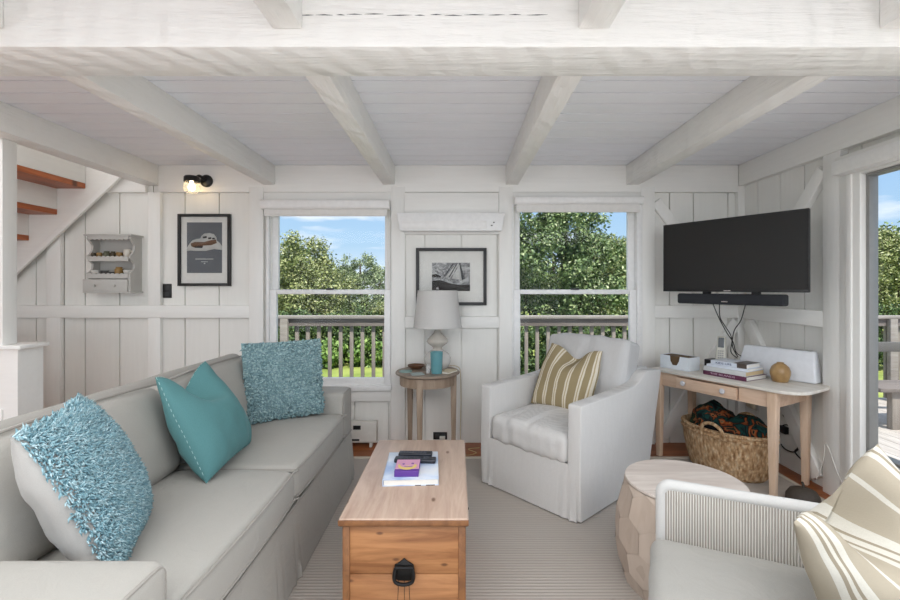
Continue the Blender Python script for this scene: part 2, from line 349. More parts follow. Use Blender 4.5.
def tube(bm, pts, r, n=8, closed=False):
    pts = [Vector(p) for p in pts]; N = len(pts); t = bmesh.new(); rings = []; up = None
    for i, p in enumerate(pts):
        a = pts[(i-1) % N] if closed else pts[max(i-1, 0)]; b = pts[(i+1) % N] if closed else pts[min(i+1, N-1)]
        d = (b-a)
        d = d.normalized() if d.length > 1e-9 else Vector((0, 0, 1))
        if up is None: up = Vector((0, 0, 1)) if abs(d.z) < 0.9 else Vector((1, 0, 0))
        s = d.cross(up)
        if s.length < 1e-6: s = d.cross(Vector((0.3, 1, 0.2)))
        s.normalize(); up = s.cross(d).normalized(); rr = r[i] if isinstance(r, (list, tuple)) else r
        rings.append([t.verts.new(p+s*math.cos(2*PI*k/n)*rr+up*math.sin(2*PI*k/n)*rr) for k in range(n)])
    for i in range(N if closed else N-1):
        A, B = rings[i], rings[(i+1) % N]
        for k in range(n): t.faces.new((A[k], A[(k+1) % n], B[(k+1) % n], B[k]))
    if not closed: t.faces.new(rings[0][::-1]); t.faces.new(rings[-1])
    merge(bm, t)
def rbox(bm, half, r, n=(16, 16, 6), fn=None, mat=None):
    """rounded box as six grids; fn(p, u) moves each point (u = point in -1..1)"""
    t = bmesh.new(); h = Vector(half)
    def axis(i):
        a = h[i]; rr = min(r, a*0.98); k = 4
        edge = [-a+rr*(1-math.cos(PI/2*j/k)) for j in range(k)]
        inner = [-a+rr+(2*a-2*rr)*j/n[i] for j in range(n[i]+1)]
        return edge+inner+[-x for x in edge[::-1]]
    ax = [axis(i) for i in range(3)]; cache = {}
    def V(i, j, k):
        key = (i, j, k)
        if key not in cache:
            p = Vector((ax[0][i], ax[1][j], ax[2][k])); u = Vector([p[q]/h[q] for q in range(3)])
            c = Vector([max(-h[q]+min(r, h[q]*0.98), min(h[q]-min(r, h[q]*0.98), p[q])) for q in range(3)]); d = p-c
            if d.length > 1e-9:
                m = max(abs(d[q])/min(r, h[q]*0.98) for q in range(3)); L = Vector([d[q]/min(r, h[q]*0.98) for q in range(3)])
                if L.length > 1e-9:
                    s = m/L.length; d = Vector([d[q]*s for q in range(3)])
            p = c+d
            if fn: p = fn(p, u)
            cache[key] = t.verts.new(p)
        return cache[key]
    nx, ny, nz = len(ax[0])-1, len(ax[1])-1, len(ax[2])-1
    for i in range(nx):
        for j in range(ny):
            t.faces.new((V(i, j, 0), V(i, j+1, 0), V(i+1, j+1, 0), V(i+1, j, 0))); t.faces.new((V(i, j, nz), V(i+1, j, nz), V(i+1, j+1, nz), V(i, j+1, nz)))
    for i in range(nx):
        for k in range(nz):
            t.faces.new((V(i, 0, k), V(i+1, 0, k), V(i+1, 0, k+1), V(i, 0, k+1))); t.faces.new((V(i, ny, k), V(i, ny, k+1), V(i+1, ny, k+1), V(i+1, ny, k)))
    for j in range(ny):
        for k in range(nz):
            t.faces.new((V(0, j, k), V(0, j, k+1), V(0, j+1, k+1), V(0, j+1, k))); t.faces.new((V(nx, j, k), V(nx, j+1, k), V(nx, j+1, k+1), V(nx, j, k+1)))
    merge(bm, t, mat)
def mesh_obj(name, me, mat, parent=None, sharp=35):
    for p in me.polygons: p.use_smooth = True
    if sharp is not None:
        try: me.set_sharp_from_angle(angle=math.radians(sharp))
        except Exception: pass
    me.materials.append(M[mat] if isinstance(mat, str) else mat)
    o = bpy.data.objects.new(name, me); C.objects.link(o)
    if parent is not None: o.parent = parent
    return o
def obj(name, bm, mat, parent=None, sharp=35, world=False):
    """world=True: the vertices are in room coordinates and are brought into the parent's frame"""
    if world and parent is not None: bm.transform(frame(parent).inverted())
    me = bpy.data.meshes.new(name); bm.to_mesh(me); bm.free()
    return mesh_obj(name, me, mat, parent, sharp)
def frame(o):
    m = Matrix.LocRotScale(o.location, o.rotation_euler, o.scale)
    return frame(o.parent) @ m if o.parent else m
def props(o, label, cat, group=None):
    o['label'] = label; o['category'] = cat
    if group: o['group'] = group
    return o
def thing(name, label, cat, loc=(0, 0, 0), rotz=0.0, group=None, rot=None):
    o = bpy.data.objects.new(name, None); C.objects.link(o); o.location = loc; o.rotation_euler = rot if rot else (0, 0, rotz)
    o.empty_display_size = 0.1
    return props(o, label, cat, group)
def struct(name, bm, mat, parent=None, sharp=35):
    o = obj(name, bm, mat, parent, sharp)
    if parent is None: o['kind'] = 'structure'
    return o
def structE(name, loc=(0, 0, 0)):
    o = bpy.data.objects.new(name, None); C.objects.link(o); o.location = loc; o['kind'] = 'structure'; return o
def text(name, s, size, mat, parent, loc, rot, extrude=0.0006, width=None):
    cu = bpy.data.curves.new(name, 'FONT'); cu.body = s; cu.size = size; cu.extrude = extrude; cu.align_x = 'CENTER'; cu.align_y = 'CENTER'
    o = bpy.data.objects.new(name, cu); C.objects.link(o); dg = bpy.context.evaluated_depsgraph_get()
    me = bpy.data.meshes.new_from_object(o.evaluated_get(dg)); C.objects.unlink(o); bpy.data.objects.remove(o)
    xs = [v.co.x for v in me.vertices]; 
    if width and xs:
        k = width/(max(xs)-min(xs))
        for v in me.vertices: v.co.x *= k
    r = mesh_obj(name, me, mat, parent, None); r.location = loc; r.rotation_euler = rot; return r

# ------------------------------------------------------------------ THE ROOM
YB = 3.66        # front of the exposed framing on the far wall
YW = 3.70        # face of the wall boards
XR = 2.34        # face of the right wall boards
ZC = 2.272       # underside of the ceiling planks
b = new(); box(b, (-4.7, -3.0, -0.10), (2.46, 3.82, 0.0)); struct('floor', b, 'floor_wood')

def boards(bm, seams, z0, z1, holes, axis, d0, d1, gap=0.0045):
    """upright boards between seams with holes (u0,u1,z0,z1); axis is the horizontal run"""
    us = sorted(set(seams) | {h[k] for h in holes for k in (0, 1) if seams[0] < h[k] < seams[-1]})
    for i in range(len(us)-1):
        a, c = us[i], us[i+1]; ga = gap if us[i] in seams else 0; gc = gap if us[i+1] in seams else 0
        spans = [(z0, z1)]
        for h in holes:
            if a >= h[0]-1e-6 and c <= h[1]+1e-6:
                spans = [(z0, h[2]), (h[3], z1)]
        for s0, s1 in spans:
            if s1-s0 < 0.002: continue
            lo = (a+ga, d0, s0) if axis == 'x' else (d0, a+ga, s0); hi = (c-gc, d1, s1) if axis == 'x' else (d1, c-gc, s1)
            box(bm, lo, hi)
X = lambda px: (px-457)/123.0
Zp = lambda py: 1.28-(py-287)/123.0
W1 = (-1.52, -0.575, 0.50, 1.93); W2 = (0.475, 1.475, 0.50, 1.93)
seams = [-4.6, -4.3, -4.02, -3.74, -3.46, X(60), X(81), X(116), X(150), X(182), X(216.5), X(250), -1.40, -1.12, -0.84, -0.56, X(424.7), X(461.5), 0.33, 0.61, 0.89, 1.17, 1.47, X(672), X(696), X(731), XR+0.06]
b = new(); boards(b, seams, 0.0, 2.95, [W1, W2], 'x', YW, YW+0.02)
wb = struct('wall_back', b, 'wall_paint')
b = new(); boards(b, [-4.7, 2.46], -0.6, 2.95, [W1, W2], 'x', YW+0.02, YW+0.12); obj('sheathing', b, 'wall_paint', wb)
D1 = (0.62, 2.60, 0.0, 1.95)
b = new(); boards(b, [-0.6, 0.2, 0.62, 2.60, 2.80, 3.03, 3.26, 3.50, YW], 0.0, 2.30, [D1], 'y', XR, XR+0.02)
wr = struct('wall_right', b, 'wall_paint')
b = new(); boards(b, [-0.6, 3.82], -0.1, 2.30, [(0.50, 2.76, 0.0, 1.98)], 'y', XR+0.02, XR+0.12); obj('sheathing', b, 'wall_paint', wr)
b = new(); box(b, (-4.7, -0.6, 0), (-4.6, YW, 2.95)); struct('wall_left', b, 'wall_paint')
# ceiling planks with open grooves, backing above
b = new(); y = -2.9
while y < YW:
    y1 = min(y+0.1368, YW); box(b, (-2.47, y+0.0055, ZC), (XR, y1-0.0055, ZC+0.02)); y = y1
ce = struct('ceiling', b, 'plank_paint')
b = new(); box(b, (-2.50, -3.0, ZC+0.02), (2.46, 3.82, ZC+0.06)); obj('ceiling_backing', b, 'plank_paint', ce)
b = new(); box(b, (-4.9, -3.0, 2.95), (2.75, 3.95, 3.0)); box(b, (-2.50, -3.0, 2.33), (-2.44, YW, 2.95)); box(b, (-4.7, -0.66, 2.25), (-2.44, -0.6, 2.95)); box(b, (2.40, -3.0, 2.30), (2.92, 3.95, 2.42)); box(b, (-4.7, -3.0, 2.25), (-2.5, -0.66, 2.3))
struct('roof_sun_block', b, 'trim_x')  # unseen roof and eaves, added and sized to keep the sun out
# cross beam and joists
b = new(); box(b, (-4.6, 1.47, 2.064), (XR, 1.68, ZC+0.0), 0.008); struct('ceiling_beam', b, 'beam_x')
for i, (xa, xb) in enumerate(((-2.565, -2.43), (-1.575, -1.478), (-0.602, -0.504), (0.396, 0.498), (1.378, 1.485))):
    b = new(); box(b, (xa, 1.68, 2.112), (xb, YW, ZC), 0.006); struct('ceiling_joist', b, 'beam_y')
    b = new(); box(b, (xa, -2.9, 2.122), (xb, 1.47, ZC), 0.006); struct('ceiling_joist', b, 'beam_y')
# cracks in the near face of the cross beam: long thin checks in the timber
b = new()
xx = 300
while xx < 545:
    L = random.uniform(8, 26); z = 1.28+(287-14.5+random.uniform(-0.7, 0.7))*1.468/450; xa = (xx-457)*1.468/450; xb = (xx+L-457)*1.468/450
    prism(b, [(xa, z), ((xa+xb)/2, z+0.0022), (xb, z+random.uniform(-0.001, 0.002)), ((xa+xb)/2, z-0.001)], 1.4692, 1.4712, 'y'); xx += L+random.uniform(1, 6)
o = struct('trim_crack', b, 'art_slate')
# plates, rails and posts of the far wall
n_t = [0]
def trim(bm_or_lohi, mat='trim_z', bev=0.004):
    n_t[0] += 1; b = new()
    if isinstance(bm_or_lohi, list):
        for lo, hi in bm_or_lohi: box(b, lo, hi, bev)
    return struct('trim_%d' % n_t[0], b, mat)
trim([((-2.43, YB, Zp(192)), (XR-0.05, YW, ZC))], 'trim_x')
trim([((-4.6, YB, Zp(192)), (-2.535, YW, ZC+0.02))], 'trim_x')
RZ0, RZ1 = Zp(318), Zp(305.5)
for xa, xb in ((46, 60), (147.5, 160)):
    trim([((X(xa), YB, 0.0), (X(xb), YW, RZ0)), ((X(xa), YB, RZ1), (X(xb), YW, Zp(192)))] if xa > 100 else [((X(xa), YB, 0.0), (X(xb), YW, RZ0)), ((X(xa), YB, RZ1), (X(xb), YW, Zp(228)))])
trim([((-4.6, YB, RZ0), (X(250), YW, RZ1))], 'trim_x')
for xa, xb, zt in ((249, 263.2, 187), (391, 405, 187), (499, 513, 187), (641, 655, 187), (738, 748.5, 186)):
    trim([((X(xa), YB-0.004, 0.0), (X(xb), YW, Zp(zt)))])
trim([((X(405), YB, Zp(328)), (X(499), YW, Zp(316.7)))], 'trim_x')
trim([((X(405), YB, Zp(234)), (X(499), YW, Zp(192.3)))], 'trim_x')
trim([((X(655), YB, RZ0), (X(738), YW, RZ1))], 'trim_x')
trim([((X(263.3), YB+0.004, Zp(205)), (X(391), YW, Zp(192.1)))], 'trim_x'); trim([((X(513), YB+0.004, Zp(203)), (X(641), YW, Zp(192.1)))], 'trim_x')
trim([((X(263), YB+0.01, Zp(402)), (X(391), YW, Zp(390)))], 'trim_x')
trim([((X(513), YB+0.01, Zp(402)), (X(641), YW, Zp(390)))], 'trim_x')
# right wall framing
trim([((XR-0.05, 1.68, 2.10), (XR, YB, ZC))], 'trim_y')
trim([((XR-0.05, 2.69, 0.0), (XR, 2.82, 2.10))])
trim([((XR-0.05, 2.82, RZ0), (XR, YB, RZ1))], 'trim_y')
# braces: two above the rail leaning in to the corner post, two below leaning out
def brace(pts, fixed, axis):
    n_t[0] += 1; b = new(); (a, c) = Vector(pts[0]), Vector(pts[1]); d = (c-a).normalized(); p = Vector((-d.y, d.x))*0.045
    poly = [a-p, c-p, c+p, a+p]
    prism(b, [(q.x, q.y) for q in poly], fixed[0], fixed[1], axis, 0.004); struct('trim_%d' % n_t[0], b, 'trim_z')
brace(((X(657), 1.98), (X(733), 1.16)), (YB+0.008, YW), 'y')
brace(((X(664), 0.06), (X(738), 1.00)), (YB+0.008, YW), 'y')
brace(((2.84, 2.02), (3.58, 1.16)), (XR-0.042, XR), 'x')
brace(((3.58, 1.0), (2.88, 0.06)), (XR-0.042, XR), 'x')

# windows: double hung, roller shade case above
def window(n, x0, x1, gz0, gz1, lift):
    w = structE('window_%d' % n, ((x0+x1)/2, YB, gz0))
    h = W1 if n == 1 else W2
    g0, g1 = x0, x1
    b = new()
    for lo, hi in (((h[0]-0.03, YB-0.012, h[2]-0.03), (g0-0.055, YW+0.10, h[3]+0.03)), ((g1+0.055, YB-0.012, h[2]-0.03), (h[1]+0.03, YW+0.10, h[3]+0.03)),
                   ((g0-0.055, YB+0.0, gz1+0.02), (g1+0.055, YW+0.10, h[3]+0.03)), ((h[0]-0.045, YB-0.03, gz0-0.10), (h[1]+0.045, YW+0.10, gz0-0.055))):
        box(b, lo, hi, 0.005)
    obj('casing', b, 'vinyl', w, world=True)
    zm = Zp(292)
    def sash(y0, z0, z1, nm, bot, top):
        b = new(); t = 0.042
        box(b, (g0-0.055, y0, z0-bot), (g0+0.0, y0+0.035, z1+top), 0.004); box(b, (g1, y0, z0-bot), (g1+0.055, y0+0.035, z1+top), 0.004)
        box(b, (g0, y0+0.0005, z0-bot), (g1, y0+0.0345, z0), 0.003); box(b, (g0, y0+0.0005, z1), (g1, y0+0.0345, z1+top), 0.003)
        s = obj(nm, b, 'vinyl', w, world=True)
        b = new(); box(b, (g0-0.004, y0+0.015, z0-0.004), (g1+0.004, y0+0.019, z1+0.004)); obj('pane', b, 'pane_glass', s, world=True)
    sash(YB+0.045, zm+0.02, gz1, 'upper_sash', 0.036, 0.045)
    sash(YB+0.005, gz0, zm-0.018, 'lower_sash', 0.06, 0.036)
    b = new(); cx = (g0+g1)/2; box(b, (cx-0.03, YB-0.012, zm+0.018), (cx+0.03, YB+0.02, zm+0.032), 0.004); obj('latch', b, 'outlet_black', w, world=True)
    return w
window(1, X(276), X(384), Zp(378), Zp(212), 0)
window(2, X(520.5), X(630), Zp(378), Zp(208), 0)
def shade(label, xa, xb, za, zb, zc):
    t = thing('roller_shade', label, 'window shade', ((xa+xb)/2, YB, zc), 0, None)
    b = new(); prism(b, [(YB-0.075, zb+0.0), (YB-0.085, zb+0.02), (YB-0.085, za-0.012), (YB-0.07, za), (YB-0.004, za), (YB-0.004, zb)], xa, xb, 'x', 0.004); obj('shade_case', b, 'shade_case', t, world=True)
    b = new(); box(b, (xa+0.02, YB-0.045, zc), (xb-0.02, YB-0.041, zb+0.02)); box(b, (xa+0.02, YB-0.05, zc-0.004), (xb-0.02, YB-0.036, zc+0.012), 0.003); obj('shade_cloth', b, 'shade_cloth', t, world=True)
shade('white roller shade rolled up above the window behind the sofa', X(264), X(390.5), 1.28+(287-198.5)*0.0079, 1.28+(287-208)*0.0079, 1.28+(287-214.5)*0.0079)
shade('white roller shade rolled up above the window behind the linen armchair', X(513.5), X(640.5), 1.28+(287-195)*0.0079, 1.28+(287-203)*0.0079, 1.28+(287-210.5)*0.0079)

# glazed door in the right wall
d = structE('door_1', (XR, 1.58, 0))
b = new()
box(b, (XR-0.055, 2.552, 0.0), (XR+0.0, 2.69, 2.02), 0.006); box(b, (XR-0.065, 2.60, 0.0), (XR-0.05, 2.64, 1.95), 0.004); box(b, (XR-0.055, 0.50, 0.0), (XR, 0.64, 2.02), 0.006); box(b, (XR-0.055, 0.64, 1.92), (XR, 2.552, 2.02), 0.006)
obj('casing', b, 'trim_z', d, world=True)
b = new(); box(b, (XR-0.03, 0.64, 0.012), (XR+0.03, 2.551, 0.335), 0.004); obj('bottom_panel', b, 'vinyl', d, world=True)
b = new()
for lo, hi in (((XR-0.022, 2.530, 0.335), (XR+0.03, 2.551, 1.92)), ((XR-0.035, 0.64, 0.335), (XR+0.03, 0.67, 1.92)), ((XR-0.035, 0.67, 0.335), (XR+0.03, 2.530, 0.352)), ((XR-0.035, 0.67, 1.905), (XR+0.03, 2.530, 1.92))): box(b, lo, hi, 0.002)
obj('metal_frame', b, 'metal_grey', d, world=True)
b = new(); box(b, (XR+0.012, 0.668, 0.35), (XR+0.016, 2.531, 1.907)); obj('pane', b, 'pane_glass', d, world=True)
t = thing('roller_shade', 'white roller shade case above the glazed door in the right wall', 'window shade', (XR-0.06, 1.6, 1.935))
b = new(); box(b, (XR-0.13, 0.45, 1.935), (XR-0.056, 2.66, 2.015), 0.006); obj('shade_case', b, 'shade_case', t, world=True)
b = new(); box(b, (XR-0.10, 0.44, 2.015), (XR-0.052, 2.672, 2.045), 0.005); obj('top_moulding', b, 'trim_y', t, world=True)

# stairs on the left
st = thing('staircase', 'open staircase with reddish brown wooden treads and white risers by the far left wall', 'stairs', (-3.2, 3.2, 0))
for i in range(5):
    xr = -2.995-0.2275*(i-0) + 0.0; zt = 2.115-0.2095*i
    b = new(); box(b, (xr-0.262, 2.62, zt-0.042), (xr, YB-0.032, zt), 0.004); obj('tread', b, 'stair_wood', st, world=True)
    b = new(); box(b, (xr-0.018, 2.64, zt), (xr, YB-0.034, zt+0.1675), 0.001); obj('riser', b, 'trim_y', st, world=True)
def zs(x): return 1.38+(x+3.573)*0.926
b = new(); prism(b, [(-4.4, zs(-4.4)), (-2.66, zs(-2.66)), (-2.66, zs(-2.66)+0.62), (-4.4, zs(-4.4)+0.62)], YB-0.03, YB-0.002, 'y'); obj('stringer', b, 'trim_x', st, world=True)
b = new(); prism(b, [(-4.4, zs(-4.4)-0.03), (-2.66, zs(-2.66)-0.03), (-2.66, zs(-2.66)+0.03), (-4.4, zs(-4.4)+0.03)], YB-0.055, YB-0.03, 'y', 0.004); obj('stringer_moulding', b, 'trim_x', st, world=True)
# half wall with cap, and the post standing on it
b = new(); box(b, (-4.6, 2.51, 0.0), (-2.45, 2.665, 0.932)); box(b, (-4.6, 2.495, 0.932), (-2.425, 2.68, 0.953), 0.004); box(b, (-4.3, 2.498, 0.10), (-2.53, 2.51, 0.60), 0.004); struct('wall_half', b, 'trim_x')
b = new(); box(b, (-2.66, 2.515, 0.953), (-2.54, 2.60, 2.113), 0.004); struct('trim_post', b, 'trim_z')

# ------------------------------------------------------------------ OUTSIDE
b = new(); box(b, (-40, 3.9, -1.0), (50, 60, -0.75)); struct('ground', b, 'lawn')
b = new(); xx = -4.5
while xx < 8.4:
    box(b, (xx, -0.5 if xx > 2.46 else 3.82, -0.135), (min(xx+0.138, 8.4), 5.62, -0.10)); xx += 0.1445
struct('deck', b, 'deck_grey')
b = new(); box(b, (-4.5, 5.56, -0.75), (8.4, 5.60, -0.14)); struct('deck_skirting', b, 'rail_grey')
rl = thing('deck_railing', 'weathered grey wooden deck railing seen through both windows and the glazed door', 'railing', (1.5, 5.52, -0.10))
b = new(); box(b, (-3.4, 5.44, 0.895), (8.3, 5.58, 0.93), 0.004); obj('top_cap', b, 'rail_cap', rl, world=True)
b = new(); box(b, (-3.4, 5.47, 0.805), (8.3, 5.51, 0.894)); obj('top_rail', b, 'rail_grey', rl, world=True)
b = new(); box(b, (-3.4, 5.49, 0.02), (8.3, 5.53, 0.11)); obj('bottom_rail', b, 'rail_grey', rl, world=True)
p0 = None
for px in (-3.3, -2.09, -0.05, 2.75, 5.27, 7.3):
    if p0 is None:
        b = new(); box(b, (-0.045, 5.42, -0.10), (0.045, 5.47, 0.893), 0.003); p0 = obj('post', b, 'rail_cap', rl, world=True); base = p0.location.x; p0.location.x = px
    else:
        q = p0.copy(); C.objects.link(q); q.parent = rl; q.location.x = px
    
p0 = None; k = 0; px = -3.17
while px < 8.2:
    if p0 is None:
        b = new(); box(b, (-0.021, 5.512, -0.08), (0.021, 5.545, 0.87), 0.002); p0 = obj('baluster', b, 'baluster_grey', rl, world=True); q = p0
    else:
        q = p0.copy(); C.objects.link(q); q.parent = rl
    q.location.x = px; px += 0.134
bn = thing('deck_bench', 'grey wooden bench on the deck beyond the glazed door', 'bench', (5.2, 4.6, -0.1))
b = new(); box(b, (4.05, 4.72, 0.60), (7.2, 4.76, 0.70), 0.004); obj('back_rail', b, 'deck_metal', bn, world=True)
b = new(); box(b, (4.05, 4.30, 0.27), (7.2, 4.70, 0.31), 0.004); obj('seat', b, 'rail_grey', bn, world=True)
for x in (4.2, 5.45, 7.0):
    b = new(); box(b, (x, 4.66, -0.1), (x+0.09, 4.72, 0.70), 0.003); box(b, (x, 4.34, -0.1), (x+0.09, 4.40, 0.27), 0.003); obj('leg', b, 'baluster_grey', bn, world=True)

def foliage_mesh(name, blobs, nleaf, size, seed, mat, parent):
    """blobs: (x,y,z,rx,ry,rz); leaves = small folded quads scattered over the outer shell of many sub-clumps"""
    rg = np.random.default_rng(seed); bl = np.array(blobs, float)
    wts = bl[:, 3]*bl[:, 5]; wts /= wts.sum()
    idx = rg.choice(len(bl), nleaf, p=wts)
    # sub-clumps
    nsub = 46; sub = rg.normal(size=(len(bl), nsub, 3)); sub /= np.linalg.norm(sub, axis=2, keepdims=True); sub *= rg.uniform(0.55, 0.98, (len(bl), nsub, 1))
    s = sub[idx, rg.integers(0, nsub, nleaf)]
    d = rg.normal(size=(nleaf, 3)); d /= np.linalg.norm(d, axis=1, keepdims=True)
    c = bl[idx, :3]+bl[idx, 3:6]*(s+d*rg.uniform(0.05, 0.33, (nleaf, 1)))
    nrm = d+rg.normal(size=(nleaf, 3))*0.6+np.array([0, 0, 0.35]); nrm /= np.linalg.norm(nrm, axis=1, keepdims=True)
    a = np.cross(nrm, rg.normal(size=(nleaf, 3))); a /= np.linalg.norm(a, axis=1, keepdims=True); bb = np.cross(nrm, a)
    L = size*rg.uniform(0.6, 1.3, (nleaf, 1)); Wd = L*rg.uniform(0.45, 0.7, (nleaf, 1))
    V = np.empty((nleaf, 4, 3)); V[:, 0] = c-a*L/2; V[:, 1] = c+bb*Wd/2+nrm*L*0.08; V[:, 2] = c+a*L/2-nrm*L*0.12; V[:, 3] = c-bb*Wd/2+nrm*L*0.08
    me = bpy.data.meshes.new(name); me.vertices.add(nleaf*4); me.loops.add(nleaf*4); me.polygons.add(nleaf)
    me.vertices.foreach_set('co', V.reshape(-1)); me.loops.foreach_set('vertex_index', np.arange(nleaf*4, dtype=np.int32)); me.polygons.foreach_set('loop_start', np.arange(0, nleaf*4, 4, dtype=np.int32))
    me.update(calc_edges=True); me.validate()
    me.materials.append(M[mat]); o = bpy.data.objects.new(name, me); C.objects.link(o); o.parent = parent; return o
def tree(name, label, cat, x, y, blobs, nleaf, size, mat, seed, trunk=True, group=None):
    t = thing(name, label, cat, (x, y, -0.75), 0, group)
    foliage_mesh('foliage', blobs, nleaf, size, seed, mat, t)
    if trunk:
        b = new(); rr = random.Random(seed)
        for (bx, by, bz, rx, ry, rz) in blobs:
            p = [(0, 0, 0), (bx*0.25+rr.uniform(-.1, .1), by*0.25, bz*0.45), (bx*0.7, by*0.7, bz*0.8), (bx, by, bz+rz*0.3)]
            sp = spline(p, 5); tube(b, sp, [0.085*(1-0.8*i/len(sp)) for i in range(len(sp))], 6)
        obj('trunk', b, 'bark', t)
    return t
G = 0.75   # ground below the floor level
tree('bushy_tree', 'olive green bushy tree with a rounded crown, left half of the window behind the sofa', 'tree', -4.9, 14.2,
     [(0.0, 0, 2.75, 0.95, 0.9, 0.95), (-0.95, 0.2, 2.35, 0.9, 0.9, 0.9), (0.75, 0, 2.1, 0.8, 0.8, 0.8), (-0.2, -0.4, 1.7, 1.3, 0.9, 0.8), (0.5, -0.3, 1.3, 1.0, 0.8, 0.7)], 34000, 0.085, 'leaf_olive', 1)
tree('bushy_tree', 'thin spreading green tree with sparse upper twigs, right half of the window behind the sofa', 'tree', -3.35, 15.6,
     [(0.0, 0, 2.65, 0.7, 0.7, 0.6), (0.75, 0.1, 2.2, 0.75, 0.7, 0.6), (-0.6, 0, 2.1, 0.7, 0.7, 0.65), (0.3, -0.2, 1.55, 1.2, 0.8, 0.8)], 17000, 0.075, 'leaf_pale', 2)
tree('bushy_tree', 'low olive green tree at the far right edge of the window behind the sofa', 'tree', -1.2, 14.2,
     [(0.0, 0, 1.9, 0.9, 0.8, 0.7), (0.9, 0.1, 1.6, 0.8, 0.7, 0.7), (-0.5, 0, 1.3, 1.0, 0.7, 0.7)], 18000, 0.085, 'leaf_olive', 3)
tree('oak_tree', 'tall dense green tree filling the window behind the linen armchair', 'tree', 2.35, 10.6,
     [(-0.7, 0, 3.6, 1.0, 1.0, 1.0), (0.3, 0.2, 3.5, 0.85, 0.9, 1.0), (0.9, 0.1, 2.5, 0.8, 0.9, 0.8), (-0.2, -0.5, 2.5, 1.1, 1.0, 0.95), (-1.2, 0, 2.5, 0.9, 0.8, 1.0), (0.5, -0.4, 1.6, 1.2, 0.9, 0.8), (-0.8, -0.3, 1.5, 1.1, 0.9, 0.8), (-1.3, 0.2, 4.2, 0.8, 0.8, 0.8)], 62000, 0.080, 'leaf_green', 4)
tree('bushy_tree', 'pale green tree at the right edge of the window behind the linen armchair', 'tree', 4.6, 13.6,
     [(0.0, 0, 2.9, 0.9, 0.9, 0.7), (-0.9, 0.0, 2.5, 0.8, 0.8, 0.7), (0.9, 0, 2.3, 0.9, 0.8, 0.8), (-0.2, -0.2, 1.6, 1.4, 0.9, 0.9)], 24000, 0.085, 'leaf_olive', 5)
tree('bushy_tree', 'green tree beyond the deck seen through the glazed door', 'tree', 13.2, 13.8,
     [(-0.6, 0, 2.95, 0.9, 0.9, 0.75), (0.6, 0, 3.1, 1.1, 0.9, 0.95), (-1.5, 0, 2.2, 1.0, 0.9, 0.8), (0.0, -0.3, 1.8, 1.6, 1.0, 0.9), (1.8, 0, 2.3, 1.1, 1.0, 1.2)], 26000, 0.095, 'leaf_olive', 6)
hedge = [('shrub', 'dark green leafy shrub by the lawn, under the tree with the rounded crown', -4.3, 12.1, 1.1, 1.35), ('shrub', 'dark green leafy shrub by the lawn, under the thin spreading tree', -2.55, 12.3, 1.15, 1.3), ('shrub', 'dark green leafy shrub by the lawn, under the low olive tree', -0.75, 12.2, 1.0, 1.25),
         ('shrub', 'dark green leafy shrub behind the deck railing, under the tall dense tree', 2.2, 9.2, 1.3, 1.25), ('shrub', 'dark green leafy shrub behind the deck railing, right of the tall dense tree', 4.3, 10.6, 1.2, 1.35), ('shrub', 'dark green leafy shrub behind the deck railing beyond the glazed door', 11.2, 11.2, 1.8, 1.5)]
for i, (nm, lb, x, y, w, h) in enumerate(hedge):
    tree(nm, lb, 'shrub', x, y, [(-w*0.5, 0, h*0.5, w*0.55, 0.6, h*0.55), (w*0.5, 0.1, h*0.5, w*0.55, 0.6, h*0.5), (0, -0.1, h*0.62, w*0.5, 0.6, h*0.5), (0, -0.35, h*0.3, w*0.9, 0.5, h*0.3)], 11000, 0.085, 'leaf_dark', 20+i, False)
for i, (x, y, w) in enumerate(((-3.3, 11.4, 0.5), (-2.2, 11.5, 0.6), (-1.2, 11.4, 0.5))):
    tree('shrub', ['low bright green plant at the lawn edge, left of its two neighbours', 'low bright green plant at the lawn edge, between its two neighbours', 'low bright green plant at the lawn edge, right of its two neighbours'][i], 'shrub', x, y, [(0, 0, 0.35, w, 0.4, 0.35)], 1600, 0.12, 'leaf_bright', 40+i, False)
# far tree belt that closes the view from other positions
for i, (x, y, s) in enumerate(((-9.5, 19, 1.3), (-6.8, 20, 1.2), (0.6, 19, 1.0), (7.6, 18, 1.3), (9.8, 17, 1.2), (17.5, 17, 1.5), (19, 9.5, 1.4), (17, 4.5, 1.3), (18.5, -1.0, 1.5))):
    tree('bushy_tree', ['wide green tree far beyond the railing, left of the tree with the rounded crown', 'distant green tree behind the tree with the rounded crown', 'distant green tree between the two windows, behind the low olive tree', 'distant green tree right of the pale green tree', 'distant green tree between the two windows and the glazed door', 'distant green tree behind the tree beyond the deck', 'distant green tree far to the right of the deck', 'green tree beyond the right end of the deck, level with the bench', 'green tree beyond the right end of the deck, nearest the house front'][i], 'tree', x, y,
         [(0, 0, 2.0*s, 1.5*s, 1.0, 1.1*s), (-1.2*s, 0, 1.4*s, 1.2*s, 1.0, 0.9*s), (1.2*s, 0, 1.4*s, 1.2*s, 1.0, 0.9*s)], 7000, 0.2, 'leaf_green', 60+i)

